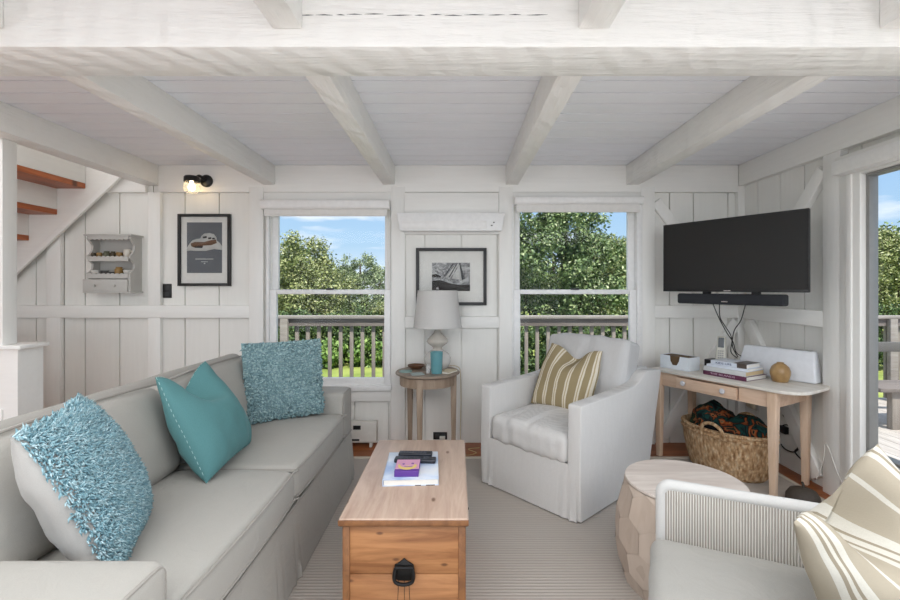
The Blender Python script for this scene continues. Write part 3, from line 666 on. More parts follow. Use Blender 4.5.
#%%FURNITURE%%
# ------------------------------------------------------------------ pillows
def sst(a, b, x):
    x = max(0.0, min(1.0, (x-a)/(b-a))); return x*x*(3-2*x)
class Pillow:
    """x = width, y = height, z = towards the front; front and back sheets share the seam"""
    def __init__(s, w, h, t, chop=0.0, pinch=0.06, sag=0.0, seed=0, power=0.5, lip=0.0):
        s.w, s.h, s.t, s.chop, s.pinch, s.sag, s.seed, s.power, s.lip = w, h, t, chop, pinch, sag, seed, power, lip
    def at(s, a, b, side):
        x = s.w/2*a*(1-s.pinch*(1-b*b)); y = s.h/2*b*(1-s.pinch*(1-a*a))
        th = (max(0, 1-abs(a)**2.6)*max(0, 1-abs(b)**2.6))**s.power
        if s.sag: th *= 1-s.sag*b
        z = side*s.t/2*th
        n = noise.noise(Vector((a*1.6+s.seed, b*1.6, side*3.1)))*0.05*s.t+noise.noise(Vector((a*4+s.seed, b*4, side)))*0.035*s.t
        z += n*min(1, th*2)
        if s.chop:
            g = math.exp(-(a/0.42)**2)*sst(0.05, 1.0, b)
            y -= s.chop*g*0.9; z -= (s.chop*1.1 if side > 0 else s.chop*0.45)*g
            x *= 1-0.10*sst(0.2, 1.0, b)
            if side > 0: z += s.lip*math.exp(-(a/0.55)**2)*math.exp(-((b+0.05)/0.35)**2)
        return Vector((x, y, z))
    def mesh(s, N=30):
        bm = bmesh.new(); uv = bm.loops.layers.uv.new('UVMap'); V = {}
        def q(i, j, side):
            edge = i in (0, N) or j in (0, N); key = (i, j, 0 if edge else side)
            if key not in V:
                a = math.sin((i/N*2-1)*PI/2)*0.35+(i/N*2-1)*0.65; c = math.sin((j/N*2-1)*PI/2)*0.35+(j/N*2-1)*0.65
                if edge: p = (s.at(a, c, 1)+s.at(a, c, -1))/2
                else: p = s.at(a, c, side)
                V[key] = (bm.verts.new(p), ((a+1)/2, (c+1)/2))
            return V[key]
        for side in (1, -1):
            for i in range(N):
                for j in range(N):
                    qs = [q(i, j, side), q(i+1, j, side), q(i+1, j+1, side), q(i, j+1, side)]
                    if side < 0: qs = qs[::-1]
                    f = bm.faces.new([k[0] for k in qs])
                    for l, k in zip(f.loops, qs): l[uv].uv = k[1]
        return bm
    def seam(s, n=40):
        pts = []
        for k in range(4*n):
            e, u = divmod(k, n); u = u/n*2-1; a, c = [(u, -1), (1, u), (-u, 1), (-1, -u)][e]; pts.append((s.at(a, c, 1)+s.at(a, c, -1))/2)
        return pts
    def pile(s, count, length, rad, rows=None, droop=0.3, seed=1):
        rr = random.Random(seed); bm = bmesh.new()
        for k in range(count):
            if rows:
                r_ = k % rows; a = rr.uniform(-0.97, 0.97); c = -0.97+1.94*(r_+0.5)/rows+rr.uniform(-0.008, 0.008)
            else: a, c = rr.uniform(-0.985, 0.985), rr.uniform(-0.985, 0.985)
            p = s.at(a, c, 1); d = 0.02; n_ = (s.at(min(1, a+d), c, 1)-s.at(max(-1, a-d), c, 1)).cross(s.at(a, min(1, c+d), 1)-s.at(a, max(-1, c-d), 1)).normalized()
            dirv = (n_+Vector((rr.gauss(0, .55), rr.gauss(-droop, .55), rr.gauss(0, .3)))).normalized(); L = length*rr.uniform(0.7, 1.25)
            side = dirv.cross(Vector((rr.gauss(0, 1), rr.gauss(0, 1), rr.gauss(0, 1)))).normalized(); oth = dirv.cross(side)
            mid = p+dirv*L*0.55; tip = p+(dirv+Vector((rr.gauss(0, .5), rr.gauss(-droop, .5), 0))*0.6).normalized()*L; R = rad*rr.uniform(0.8, 1.2)
            base = [bm.verts.new(p-n_*0.004+(side*math.cos(t)+oth*math.sin(t))*R) for t in (0, 2.1, 4.2)]
            md = [bm.verts.new(mid+(side*math.cos(t)+oth*math.sin(t))*R*1.05) for t in (0, 2.1, 4.2)]; tp = bm.verts.new(tip)
            for q in range(3):
                q2 = (q+1) % 3; bm.faces.new((base[q], base[q2], md[q2], md[q])); bm.faces.new((md[q], md[q2], tp))
        return bm
def pose(o, centre, width_dir, up_dir):
    a = Vector(width_dir).normalized(); u = Vector(up_dir); u = (u-a*u.dot(a)).normalized(); n = a.cross(u)
    m = Matrix((a, u, n)).transposed(); o.location = centre; o.rotation_euler = m.to_euler()

# ------------------------------------------------------------------ rug
RG = 0.012
rug = thing('area_rug', 'large beige ribbed rug covering the wooden floor under the seating', 'rug', (0, 1.4, 0))
b = new(); box(b, (-2.1, -0.9, 0.0005), (2.17, 3.33, RG), 0.004); obj('pile', b, 'rug', rug, world=True)
b = new()
for lo, hi in (((-2.13, 3.33, 0.0005), (2.20, 3.368, RG+0.001)), ((2.17, -0.9, 0.0005), (2.20, 3.33, RG+0.001)), ((-2.13, -0.93, 0.0005), (2.20, -0.9, RG+0.001)), ((-2.13, -0.9, 0.0005), (-2.1, 3.33, RG+0.001))): box(b, lo, hi, 0.003)
obj('binding', b, 'rug_binding', rug, world=True)

# ------------------------------------------------------------------ sofa
sf = thing('sofa', 'long beige slipcovered two seat sofa with pleated skirt along the left side', 'sofa', (-1.1, 1.95, RG))
XF = -0.705
def wob(p, k=0.004, f=3.0, s=0.0): return p+Vector((noise.noise(p*f+Vector((s, 0, 0))), noise.noise(p*f+Vector((0, s+5, 0))), noise.noise(p*f+Vector((0, 0, s+9)))))*k
b = new(); box(b, (-1.44, 0.93, 0.10), (XF-0.03, 2.99, 0.37), 0.02); obj('base', b, 'sofa_cloth', sf, world=True)
# skirt: a hanging sheet along the front and the far end with pleats by the middle and the corners
def skirt_sheet(path, z0, z1, flare, folds, thick=0.006):
    bm = bmesh.new(); L = [0.0]
    for i in range(1, len(path)): L.append(L[-1]+(Vector(path[i][:2])-Vector(path[i-1][:2])).length)
    NZ = 8; rows = []
    for i, p in enumerate(path):
        a = Vector(path[max(i-1, 0)][:2]); c = Vector(path[min(i+1, len(path)-1)][:2]); d = (c-a).normalized(); n = Vector((d.y, -d.x)); col = []
        for k in range(NZ+1):
            u = k/NZ; out = flare*u
            for (fc, fw, fd) in folds: out += fd*math.sin((L[i]-fc)/fw*PI*2)*math.exp(-((L[i]-fc)/fw)**2)*u
            out += 0.006*noise.noise(Vector((L[i]*5, u*1.5, 3)))*u
            col.append(bm.verts.new((p[0]+n.x*out, p[1]+n.y*out, z1+(z0-z1)*u+0.003*noise.noise(Vector((L[i]*4, 7, 0))))))
        rows.append(col)
    for i in range(len(rows)-1):
        for k in range(NZ): bm.faces.new((rows[i][k], rows[i+1][k], rows[i+1][k+1], rows[i][k+1]))
    bmesh.ops.recalc_face_normals(bm, faces=bm.faces)
    bmesh.ops.solidify(bm, geom=list(bm.faces), thickness=thick); return bm
pth = [(-1.46, 0.91)]+[(-1.46+(XF-0.012+1.46)*k/8, 0.905) for k in range(1, 9)]+[(XF-0.004, 0.92)]+[(XF-0.004, 0.92+2.09*k/110) for k in range(1, 111)]+[(XF-0.012, 3.02)]+[(XF-0.012-(XF-0.012+1.46)*k/8, 3.022) for k in range(1, 9)]
b = skirt_sheet(pth, RG+0.006, 0.33, 0.025, [(0.76+0.84, 0.05, 0.009), (0.76+1.03, 0.05, 0.011), (0.80, 0.05, 0.010), (0.75+2.03, 0.06, 0.010)])
obj('skirt', b, 'sofa_cloth', sf, 60, world=True)
b = new(); tube(b, [(XF+0.002, 0.93+2.06*k/40, 0.332) for k in range(41)], 0.005, 6); obj('skirt_piping', b, 'sofa_piping', sf, world=True)
for ya, yb in ((0.90, 1.105), (2.805, 3.02)):
    yc = (ya+yb)/2; b = new()
    rbox(b, ((XF+1.45)/2, (yb-ya)/2, 0.165), 0.028, (14, 4, 5), lambda p, u: wob(p, 0.004, 4, yc)); b.transform(Matrix.Translation(((XF-1.45)/2, yc, 0.452)))
    a_ = obj('arm', b, 'sofa_cloth', sf, 60, world=True)
    b = new()
    pr = [(XF-0.008, ya+0.008, 0.30+0.26*q/6) for q in range(7)]+[(XF-0.008, ya+0.008+0.034*(1-math.cos(PI/2*q/6)), 0.575+0.034*math.sin(PI/2*q/6)) for q in range(7)]
    pr += [(XF-0.008, p_[1]*-1+ya+yb, p_[2]) for p_ in pr[::-1]]
    tube(b, pr, 0.005, 6)
    tube(b, [(XF-0.03, yb-0.010, 0.609), (-1.40, yb-0.010, 0.609)], 0.004, 6)
    obj('arm_piping', b, 'sofa_piping', a_, world=True)
b = new(); rbox(b, (0.055, 1.055, 0.40), 0.045, (3, 30, 8), lambda p, u: wob(p, 0.006, 3)); b.transform(Matrix.Translation((-1.455, 1.96, 0.442)) @ Matrix.Rotation(math.radians(-5), 4, 'Y')); obj('backrest', b, 'sofa_cloth', sf, 60, world=True)
for k, (ya, yb) in enumerate(((1.11, 1.953), (1.957, 2.80))):
    yc = (ya+yb)/2; hy = (yb-ya)/2
    def crown(p, u, s=k*11.0):
        q = Vector(p); w = (1-u.x*u.x)*(1-u.y*u.y)
        if u.z > 0: q.z += 0.030*w
        if u.x > 0.5: q.x += 0.012*(1-u.y*u.y)
        q.z += 0.006*noise.noise(Vector((p.x*5+s, p.y*3, 0)))
        q.z += 0.0025*noise.noise(Vector((p.x*3+s, p.y*22, 1)))*w
        return q
    b = new(); rbox(b, (0.29, hy, 0.075), 0.035, (18, 26, 3), crown); b.transform(Matrix.Translation((XF+0.005-0.29, yc, 0.417))); c_ = obj('seat_cushion', b, 'sofa_cloth', sf, 60, world=True)
    b = new()
    for zz in (0.482, 0.362): tube(b, spline([(-1.2, yb-0.006, zz), (XF-0.03, yb-0.006, zz), (XF+0.004, yb-0.035, zz), (XF+0.014, yc, zz), (XF+0.004, ya+0.035, zz), (XF-0.03, ya+0.006, zz), (-1.2, ya+0.006, zz)], 6), 0.005, 6)
    obj('cushion_piping', b, 'sofa_piping', c_, world=True)
    def puff(p, u, s=k*7.0):
        q = Vector(p); w = (1-u.y*u.y)*(1-u.z*u.z)
        q.x += (0.045 if u.x > 0 else 0.01)*w; q.z += 0.012*(1-u.y*u.y)*(1 if u.z > 0 else 0)-0.012*abs(u.y)**3*(1 if u.z > 0 else 0)
        q += Vector((0.007*noise.noise(Vector((p.y*4+s, p.z*5, 0))), 0, 0.004*noise.noise(Vector((p.y*6+s, 3, 0))))); return q
    b = new(); rbox(b, (0.075, hy-0.003, 0.19), 0.05, (3, 24, 12), puff); b.transform(Matrix.Translation((-1.29, yc, 0.668)) @ Matrix.Rotation(math.radians(-17), 4, 'Y')); c_ = obj('back_cushion', b, 'sofa_cloth', sf, 60, world=True)
    m_ = Matrix.Translation((-1.29, yc, 0.668)) @ Matrix.Rotation(math.radians(-17), 4, 'Y'); b = new()
    tube(b, [m_ @ Vector((0.064, -hy+0.03+(2*hy-0.06)*q/20, 0.186+0.012*(1-(q/10-1)**2))) for q in range(21)], 0.0045, 6); obj('cushion_piping', b, 'sofa_piping', c_, world=True)

# pillows on the sofa
P1 = Pillow(0.42, 0.455, 0.19, 0, 0.05, seed=2, power=0.55)
t = thing('throw_pillow', 'shaggy light blue pillow with white back beside the near sofa arm', 'pillow')
pose(t, (-1.075, 1.31, 0.715), (-0.40, 0.915, 0.0), (-0.37, -0.16, 0.91))
obj('cover', P1.mesh(), 'white_cotton', t, 60); o = obj('shag_pile', P1.pile(13500, 0.020, 0.0026, None, 0.25, 3), 'shag_blue', t, None)
A, B, Cc, D = Vector((-1.17, 1.75, 0.92)), Vector((-1.28, 2.2, 0.89)), Vector((-1.02, 2.2, 0.53)), Vector((-1.05, 1.77, 0.51))
P2 = Pillow(0.47, 0.46, 0.18, 0.15, 0.04, 0.25, seed=5, lip=0.02)
t = thing('throw_pillow', 'plain teal velvet pillow with a dented top in the middle of the sofa', 'pillow')
pose(t, (A+B+Cc+D)/4+Vector((0.03, 0, 0.005)), (D-A+Cc-B).cross((B-A+Cc-D)).cross(D-A+Cc-B)*-1 if False else (B-A+Cc-D), A-D+B-Cc)
obj('cover', P2.mesh(), 'teal_velvet', t, 60)
b = new(); sm = P2.seam(); k = 0
while k < len(sm)-2:
    tube(b, [sm[k]+Vector((0, 0, 0.004)), sm[k+1]+Vector((0, 0, 0.003))], 0.0010, 5); k += 2
obj('stitching', b, 'teal_stitch', t)
P3 = Pillow(0.45, 0.455, 0.15, 0, 0.03, 0.1, seed=9)
t = thing('throw_pillow', 'square blue looped knit pillow leaning in the far corner of the sofa by the window', 'pillow')
pose(t, (-1.022, 2.655, 0.735), (0.385, 0.26, 0.0), (-0.06, 0.04, 0.42))
obj('cover', P3.mesh(), 'knit_blue', t, 60); obj('looped_pile', P3.pile(3600, 0.020, 0.0062, 34, 0.2, 4), 'knit_blue', t, None)

# ------------------------------------------------------------------ trunk and what lies on it
tr = thing('blanket_chest', 'old pine blanket chest used as a coffee table on the rug', 'chest', (-0.19, 1.98, RG))
TX0, TX1, TY0, TY1, TZ = -0.400, 0.027, 1.590, 2.375, 0.47
b = new(); box(b, (TX0, TY0, RG), (TX1, TY1, 0.265), 0.002); box(b, (TX0, TY0, 0.2665), (TX1, TY1, TZ-0.022), 0.002); obj('body', b, 'trunk_side', tr, world=True)
b = new(); box(b, (TX0-0.016, TY0-0.018, TZ-0.024), (TX1+0.014, TY1+0.015, TZ), 0.009, 3); lid = obj('lid', b, 'trunk_top', tr, world=True)
b = new(); box(b, (TX0-0.013, TY0-0.014, TZ-0.030), (TX1+0.011, TY0, TZ-0.024), 0.002); obj('lid_moulding', b, 'trunk_edge', lid, world=True)
b = new(); box(b, (TX0-0.016, TY0-0.0205, TZ-0.024), (TX1+0.014, TY0-0.0165, TZ-0.005), 0.0015); obj('lid_edge', b, 'trunk_edge', lid, world=True)
for x0, x1 in ((TX0-0.004, TX0+0.022), (TX1-0.022, TX1+0.004)):
    b = new(); box(b, (x0, TY0-0.005, RG), (x1, TY0+0.02, TZ-0.03), 0.003); obj('corner_board', b, 'trunk_edge', tr, world=True)
b = new(); box(b, (TX0-0.008, TY0-0.012, RG), (TX1+0.008, TY0, 0.10), 0.004); obj('plinth', b, 'trunk_edge', tr, world=True)
# dark iron drop handle on the end
hx, hz, hy = -0.186, 0.283, TY0-0.001
h = obj('handle_plate', (lambda bb: (prism(bb, [(hx-0.034, hz-0.030), (hx-0.034, hz+0.018), (hx-0.014, hz+0.030), (hx, hz+0.042), (hx+0.014, hz+0.030), (hx+0.034, hz+0.018), (hx+0.034, hz-0.030), (hx+0.02, hz-0.037), (hx-0.02, hz-0.037)], hy-0.006, hy, 'y', 0.002), bb)[1])(new()), 'iron', tr, world=True)
b = new(); tube(b, spline([(hx-0.029, hy-0.012, hz+0.012), (hx-0.034, hy-0.018, hz-0.012), (hx-0.028, hy-0.020, hz-0.033), (hx, hy-0.021, hz-0.040), (hx+0.028, hy-0.020, hz-0.033), (hx+0.034, hy-0.018, hz-0.012), (hx+0.029, hy-0.012, hz+0.012)], 6), 0.0065, 8); tube(b, [(hx-0.033, hy-0.010, hz+0.012), (hx+0.033, hy-0.010, hz+0.012)], 0.006, 8); obj('drop_handle', b, 'iron', h, world=True)
b = new()
for q in (-0.02, 0.0, 0.016): prism(b, [(hx+q-0.001, hz-0.04), (hx+q+0.001, hz-0.04), (hx+q*1.4+0.0012, 0.09), (hx+q*1.4-0.0006, 0.09)], TY0-0.0008, TY0+0.001, 'y')
obj('drying_crack', b, 'iron', tr, world=True)
b = new(); tube(b, [(TX1+0.004, 1.78, 0.42), (TX1+0.016, 1.78, 0.405), (TX1+0.010, 1.78, 0.385)], 0.005, 6); box(b, (TX1-0.001, 1.765, 0.40), (TX1+0.006, 1.795, 0.43), 0.002); obj('side_hook', b, 'iron', tr, world=True)
# big book
bk = thing('book', 'large pale blue and white hardcover book lying on the pine chest', 'book', (-0.197, 1.985, TZ), 0.055)
b = new(); box(b, (-0.109, -0.150, 0.003), (0.111, 0.148, 0.024)); obj('pages', b, 'page_white', bk)
b = new(); box(b, (-0.114, -0.154, 0.0), (0.114, 0.152, 0.0028), 0.001); box(b, (-0.114, -0.154, 0.0245), (0.114, 0.152, 0.0275), 0.001); box(b, (-0.115, -0.154, 0.0), (-0.111, 0.152, 0.0275), 0.001)
mm = Mat('book_cover_blue', (188, 202, 224), 0.3); mm.color(mm.ramp(mm.noise(7, 4), [(0.35, (150, 172, 208)), (0.55, (206, 216, 230)), (0.7, (226, 226, 226))])); M['book_cover_blue'] = mm.m
obj('cover', b, 'book_cover_blue', bk)
b = new()
for x0, x1 in ((0.018, 0.042), (0.062, 0.098)): box(b, (x0, -0.1548, 0.001), (x1, -0.1535, 0.0035))
obj('lettering', b, 'iron', bk)
def remote(label, loc, rz, L, Wd):
    r = thing('remote_control', label, 'remote', loc, rz); b = new(); rbox(b, (L/2, Wd/2, 0.009), 0.006, (8, 4, 2)); b.transform(Matrix.Translation((0, 0, 0.009))); obj('body', b, 'remote_black', r, 60)
    b = new()
    for i in range(9):
        for j in range(3): box(b, (-L*0.40+i*L*0.085, -Wd*0.30+j*Wd*0.23, 0.0175), (-L*0.40+i*L*0.085+0.009, -Wd*0.30+j*Wd*0.23+0.006, 0.0195), 0.001)
    obj('keys', b, 'remote_keys', r)
remote('longer black remote control lying across the pale book, nearer the purple box', (-0.187, 2.015, TZ+0.0276), -0.05, 0.185, 0.045)
remote('shorter black remote control with keys at the far edge of the pale book', (-0.192, 2.085, TZ+0.0276), -0.03, 0.155, 0.042)
cd = thing('card_box', 'small purple and pink card box with a yellow crescent moon face on the pale book', 'box', (-0.210, 1.915, TZ+0.0276), 0.02)
b = new(); box(b, (-0.050, -0.062, 0.0), (0.050, 0.062, 0.024), 0.001); obj('box', b, 'purple', cd)
b = new(); box(b, (-0.0498, -0.040, 0.0238), (0.0498, 0.0618, 0.0246)); obj('lid_print', b, 'pink', cd)
b = new(); po = []
for k in range(25): an = PI*0.92+PI*1.12*k/24; po.append((0.040*math.cos(an), -0.004+0.044*math.sin(an)))
for k in range(25): an = PI*2.02-PI*1.06*k/24; po.append((-0.002+0.031*math.cos(an), 0.008+0.034*math.sin(an)))
prism(b, po, 0.0246, 0.0252, 'z'); box(b, (-0.006, -0.014, 0.0246), (0.006, -0.006, 0.0250)); obj('moon_print', b, 'moon_yellow', cd)
b = new()
for cx_, cy_ in ((-0.018, 0.012), (0.020, 0.018)): lathe(b, [(0.006, 0.0246), (0.006, 0.0251)], 12, (cx_, cy_))
box(b, (-0.012, -0.02, 0.0252), (0.022, -0.016, 0.0256)); obj('face_print', b, 'purple', cd)

# ------------------------------------------------------------------ linen armchair
ac = thing('armchair', 'pale linen slipcovered armchair angled between the trunk and the corner', 'armchair', (0.158, 2.954, RG), math.atan2(-0.74, 0.672))
AW = 0.748
def arm_prof(bm, x0, x1):
    poly = [(0.0, 0.006), (-0.006, 0.20), (0.0, 0.618), (0.008, 0.630), (0.45, 0.640), (0.60, 0.650), (0.68, 0.668), (0.735, 0.705), (0.79, 0.722), (0.985, 0.705), (0.96, 0.60), (0.78, 0.006)]
    prism(bm, poly, x0, x1, 'x', 0.012, 3)
for x0, x1 in ((0.0, 0.082), (AW-0.082, AW)):
    b = new(); arm_prof(b, x0, x1); obj('arm', b, 'armchair_linen', ac, 40)
b = new(); prism(b, [(0.62, 0.05), (0.66, 0.30), (0.79, 0.715), (0.81, 0.728), (0.95, 0.722), (0.97, 0.70), (0.78, 0.05)], 0.08, AW-0.08, 'x', 0.01, 2); obj('backrest', b, 'armchair_linen', ac, 40)
b = new(); box(b, (0.08, 0.02, 0.02), (AW-0.08, 0.66, 0.285), 0.01); obj('base', b, 'armchair_linen', ac)
b = skirt_sheet([(0.02+0.708*k/40, -0.004) for k in range(41)], 0.006, 0.30, 0.012, [(0.06, 0.05, 0.010), (0.66, 0.05, 0.010)], 0.005)
obj('front_skirt', b, 'armchair_linen', ac, 60)
def seatf(p, u):
    q = Vector(p); w = (1-u.x*u.x)*(1-u.y*u.y)
    if u.z > 0: q.z += 0.040*w
    if u.y < -0.5: q.y -= 0.012*(1-u.x*u.x)
    q.z += 0.014*noise.noise(Vector((p.x*24, p.y*4, 2)))*(1-u.x*u.x)*max(0, -u.y+0.4); q += Vector((0, 0.009*noise.noise(Vector((p.x*20, p.z*6, 5))), 0))*(1 if u.y < 0 else 0); return q
b = new(); rbox(b, (0.29, 0.335, 0.082), 0.045, (30, 22, 4), seatf); b.transform(Matrix.Translation((AW/2, 0.335-0.012, 0.368))); obj('seat_cushion', b, 'armchair_linen', ac, 60)
def bcf(p, u):
    q = Vector(p); w = (1-u.x*u.x)*(1-u.z*u.z); q.y += (-0.05 if u.y < 0 else 0.02)*w; q.z += 0.02*(1-u.x*u.x)*(1 if u.z > 0 else 0)
    q += Vector((0.004*noise.noise(p*9), 0.016*noise.noise(Vector((p.x*14, p.z*6, 4))), 0.008*noise.noise(Vector((p.x*12, 1, p.z*6))))); return q
b = new(); rbox(b, (0.312, 0.085, 0.238), 0.028, (22, 4, 18), bcf); b.transform(Matrix.Translation((AW/2-0.012, 0.70, 0.672)) @ Matrix.Rotation(math.radians(-15), 4, 'X')); bc = obj('back_cushion', b, 'armchair_linen_grey', ac, 60)
P4 = Pillow(0.44, 0.45, 0.15, 0.07, 0.03, 0.2, seed=14, lip=0.012)
fm = frame(ac)
t = obj('throw_pillow', P4.mesh(), 'stripe_olive', None, 60); props(t, 'olive and cream striped pillow with a dented top on the pale linen armchair', 'pillow')
R3 = fm.to_3x3()
pose(t, fm @ Vector((0.34, 0.475, 0.655)), R3 @ Vector((1, 0.02, -0.05)), R3 @ Vector((0.03, 0.42, 0.9)))

# ------------------------------------------------------------------ drum stool
dx, dy = 0.975, 1.93
ds = thing('drum_table', 'round faceted wooden drum side table between the two armchairs', 'side table', (dx, dy, RG))
def drum_r(z):
    u = (z-0.22)/0.22; return 0.283-0.043*u*u
b = new(); lathe(b, [(drum_r(z)-0.008, z-RG) for z in [RG+0.426*k/14 for k in range(15)]], 48); obj('core', b, 'drum_facets', ds)
b = new(); nc = 13; rh = 0.115
for r_ in range(-1, 5):
    for k in range(nc):
        th0 = 2*PI*(k+(0.5 if r_ % 2 else 0))/nc; z0 = 0.02+r_*rh; cw = 2*PI/nc/2; hh = rh*0.66
        pts = [(0, hh), (cw*0.985, hh*0.52), (cw*0.985, -hh*0.52), (0, -hh), (-cw*0.985, -hh*0.52), (-cw*0.985, hh*0.52)]
        vs = []
        for (da, dz) in pts:
            z = max(RG+0.001, min(0.436, z0+dz)); rr = drum_r(z)*(1.0 if abs(da) > 0 else 0.985); vs.append((rr*math.cos(th0+da), rr*math.sin(th0+da), z-RG))
        if max(v[2] for v in vs)-min(v[2] for v in vs) < 0.02: continue
        c0 = Vector((sum(v[0] for v in vs)/6, sum(v[1] for v in vs)/6, sum(v[2] for v in vs)/6)); c0 *= 1.0
        V0 = [b.verts.new(v) for v in vs]
        try: b.faces.new(V0)
        except Exception: pass
bmesh.ops.remove_doubles(b, verts=b.verts, dist=1e-6); bmesh.ops.recalc_face_normals(b, faces=b.faces)
obj('facets', b, 'drum_facets', ds, 5)
b = new(); lathe(b, [(0.0, 0.424), (0.232, 0.424), (0.240, 0.430), (0.238, 0.438), (0.0, 0.438)], 64, cap=False); obj('tabletop', b, 'drum_top', ds)

# ------------------------------------------------------------------ corduroy armchair in front
c2 = thing('armchair', 'corduroy armchair with white piped arms and cream seat at the front right', 'armchair', (0.708, 1.563, RG), math.atan2(-0.42, 0.908))
for y0, y1 in ((-0.042, -0.006), (-0.754, -0.718)):
    b = new(); prism(b, [(0.006, 0.03), (0.006, 0.586), (0.02, 0.590), (0.80, 0.590), (0.84, 0.03)], y0, y1, 'y', 0.004); a_ = obj('arm', b, 'corduroy', c2)
    b = new(); ym = (y0+y1)/2; tube(b, [(0.004, ym, 0.03+0.53*q/8) for q in range(9)]+[(0.004+0.028*(1-math.cos(PI/2*q/6)), ym, 0.566+0.028*math.sin(PI/2*q/6)) for q in range(7)]+[(0.05+0.77*q/12, ym, 0.594) for q in range(13)], 0.0205, 12); obj('arm_roll', b, 'corduroy_roll', a_, 60)
b = new(); rbox(b, (0.07, 0.36, 0.36), 0.05, (4, 16, 12)); b.transform(Matrix.Translation((0.80, -0.38, 0.44)) @ Matrix.Rotation(math.radians(12), 4, 'Y')); obj('backrest', b, 'corduroy', c2, 60)
b = new(); box(b, (0.01, -0.708, 0.03), (0.76, -0.052, 0.285), 0.012); obj('base', b, 'corduroy', c2)
def seat2(p, u):
    q = Vector(p); w = (1-u.x*u.x)*(1-u.y*u.y)
    if u.z > 0: q.z += 0.030*w
    q.z += 0.006*noise.noise(Vector((p.x*6, p.y*9, 2))); q.x += 0.006*noise.noise(Vector((p.y*8, p.z*7, 5))); return q
b = new(); rbox(b, (0.345, 0.326, 0.08), 0.04, (22, 20, 3), seat2); b.transform(Matrix.Translation((0.315, -0.381, 0.357))); obj('seat_cushion', b, 'seat_white', c2, 60)
P5 = Pillow(0.385, 0.46, 0.19, 0.15, 0.03, 0.15, seed=21, lip=0.035)
t = obj('throw_pillow', P5.mesh(40), 'stripe_beige', None, 60); props(t, 'beige and white striped pillow with a dented top on the corduroy armchair', 'pillow')
a_ = Vector((0.263, 0.10, 0.123)); u_ = Vector((0.02, 0.14, 0.97))
pose(t, Vector((1.015, 1.11, 0.805))-u_.normalized()*0.20, a_, u_)

# ------------------------------------------------------------------ console table in the corner
ct = thing('console_table', 'narrow pale pine desk with one drawer standing across the corner under the television', 'table', (1.524, 3.388, 0), -PI/3)
CW, CD, CZ = 0.774, 0.405, 0.67
for (lx, ly) in ((0, 0), (CW, 0), (0, CD), (CW, CD)):
    zb = RG+0.0005 if (lx, ly) in ((0, 0), (CW, 0)) else 0.0
    b = new(); t_ = bmesh.new(); bmesh.ops.create_cube(t_, size=1)
    for v in t_.verts:
        top = v.co.z > 0; hw = 0.027 if top else 0.017; v.co = Vector((lx+(1 if v.co.x > 0 else -1)*hw, ly+(1 if v.co.y > 0 else -1)*hw, (CZ-0.02) if top else zb))
    bmesh.ops.bevel(t_, geom=list(t_.edges), offset=0.003, segments=2, profile=0.5, affect='EDGES'); merge(b, t_); obj('leg', b, 'console_leg', ct)
b = new(); box(b, (0.02, -0.014, 0.55), (0.16, 0.006, CZ-0.02)); box(b, (0.58, -0.014, 0.55), (CW-0.02, 0.006, CZ-0.02)); box(b, (0.15, -0.014, CZ-0.032), (0.59, 0.004, CZ-0.02)); box(b, (0.02, CD-0.006, 0.55), (CW-0.02, CD+0.014, CZ-0.02)); box(b, (-0.014, 0.02, 0.55), (0.006, CD-0.02, CZ-0.02)); box(b, (CW-0.006, 0.02, 0.55), (CW+0.014, CD-0.02, CZ-0.02))
box(b, (0.15, -0.014, 0.55), (0.59, 0.004, 0.556))
obj('apron', b, 'console_rail', ct)
b = new(); box(b, (0.162, -0.040, 0.558), (0.578, -0.020, CZ-0.036), 0.002); box(b, (0.17, -0.022, 0.56), (0.57, 0.30, CZ-0.042)); dr = obj('drawer', b, 'console_rail', ct)
for kx in (0.225, 0.50):
    b = new(); lathe(b, [(0.0, 0.0), (0.007, 0.0), (0.006, 0.008), (0.015, 0.014), (0.018, 0.022), (0.012, 0.030), (0.0, 0.031)], 20, cap=False); b.transform(Matrix.Translation((kx, -0.040, 0.602)) @ Matrix.Rotation(PI/2, 4, 'X')); obj('knob', b, 'knob_glass', dr)
po = [(-0.045, -0.045), (CW+0.03, -0.045)]
po += [(CW+0.03+0.13*math.sin(a), 0.085-0.13*math.cos(a)) for a in [PI/2*k/8 for k in range(1, 9)]]
po += [(CW+0.02+0.14*math.cos(a), CD-0.105+0.14*math.sin(a)) for a in [PI/2*k/8 for k in range(0, 9)]]
po += [(-0.045, CD+0.035)]
b = new(); prism(b, po, CZ-0.02, CZ, 'z', 0.004); obj('tabletop', b, 'console_top', ct)
CT = frame(ct)
def on(lx, ly, z=CZ): return CT @ Vector((lx, ly, z))
def cthing(name, label, cat, lx, ly, rz=0.0, group=None): return thing(name, label, cat, on(lx, ly), -PI/3+rz, group)
bx = cthing('paper_tray', 'white cardboard box with a curved cut-out on the left end of the desk', 'box', 0.09, 0.11)
b = new(); L, Dp, H = 0.115, 0.065, 0.098
cut = [(-L, 0), (L, 0), (L, H), (0.045, H), (0.038, 0.062), (0.020, 0.032), (-0.014, 0.030), (-0.032, 0.060), (-0.036, H), (-L, H)]
prism(b, cut, -Dp, -Dp+0.003, 'y'); box(b, (-L, Dp-0.003, 0), (L, Dp, H)); box(b, (-L, -Dp+0.003, 0), (-L+0.003, Dp-0.003, H)); box(b, (L-0.003, -Dp+0.003, 0), (L, Dp-0.003, H)); box(b, (-L, -Dp, 0), (L, Dp, 0.003)); obj('shell', b, 'white_card', bx)
b = new(); box(b, (-L+0.006, -Dp+0.010, 0.003), (L-0.006, Dp-0.004, H*0.97)); obj('cork_sheets', b, 'card_inside', bx)
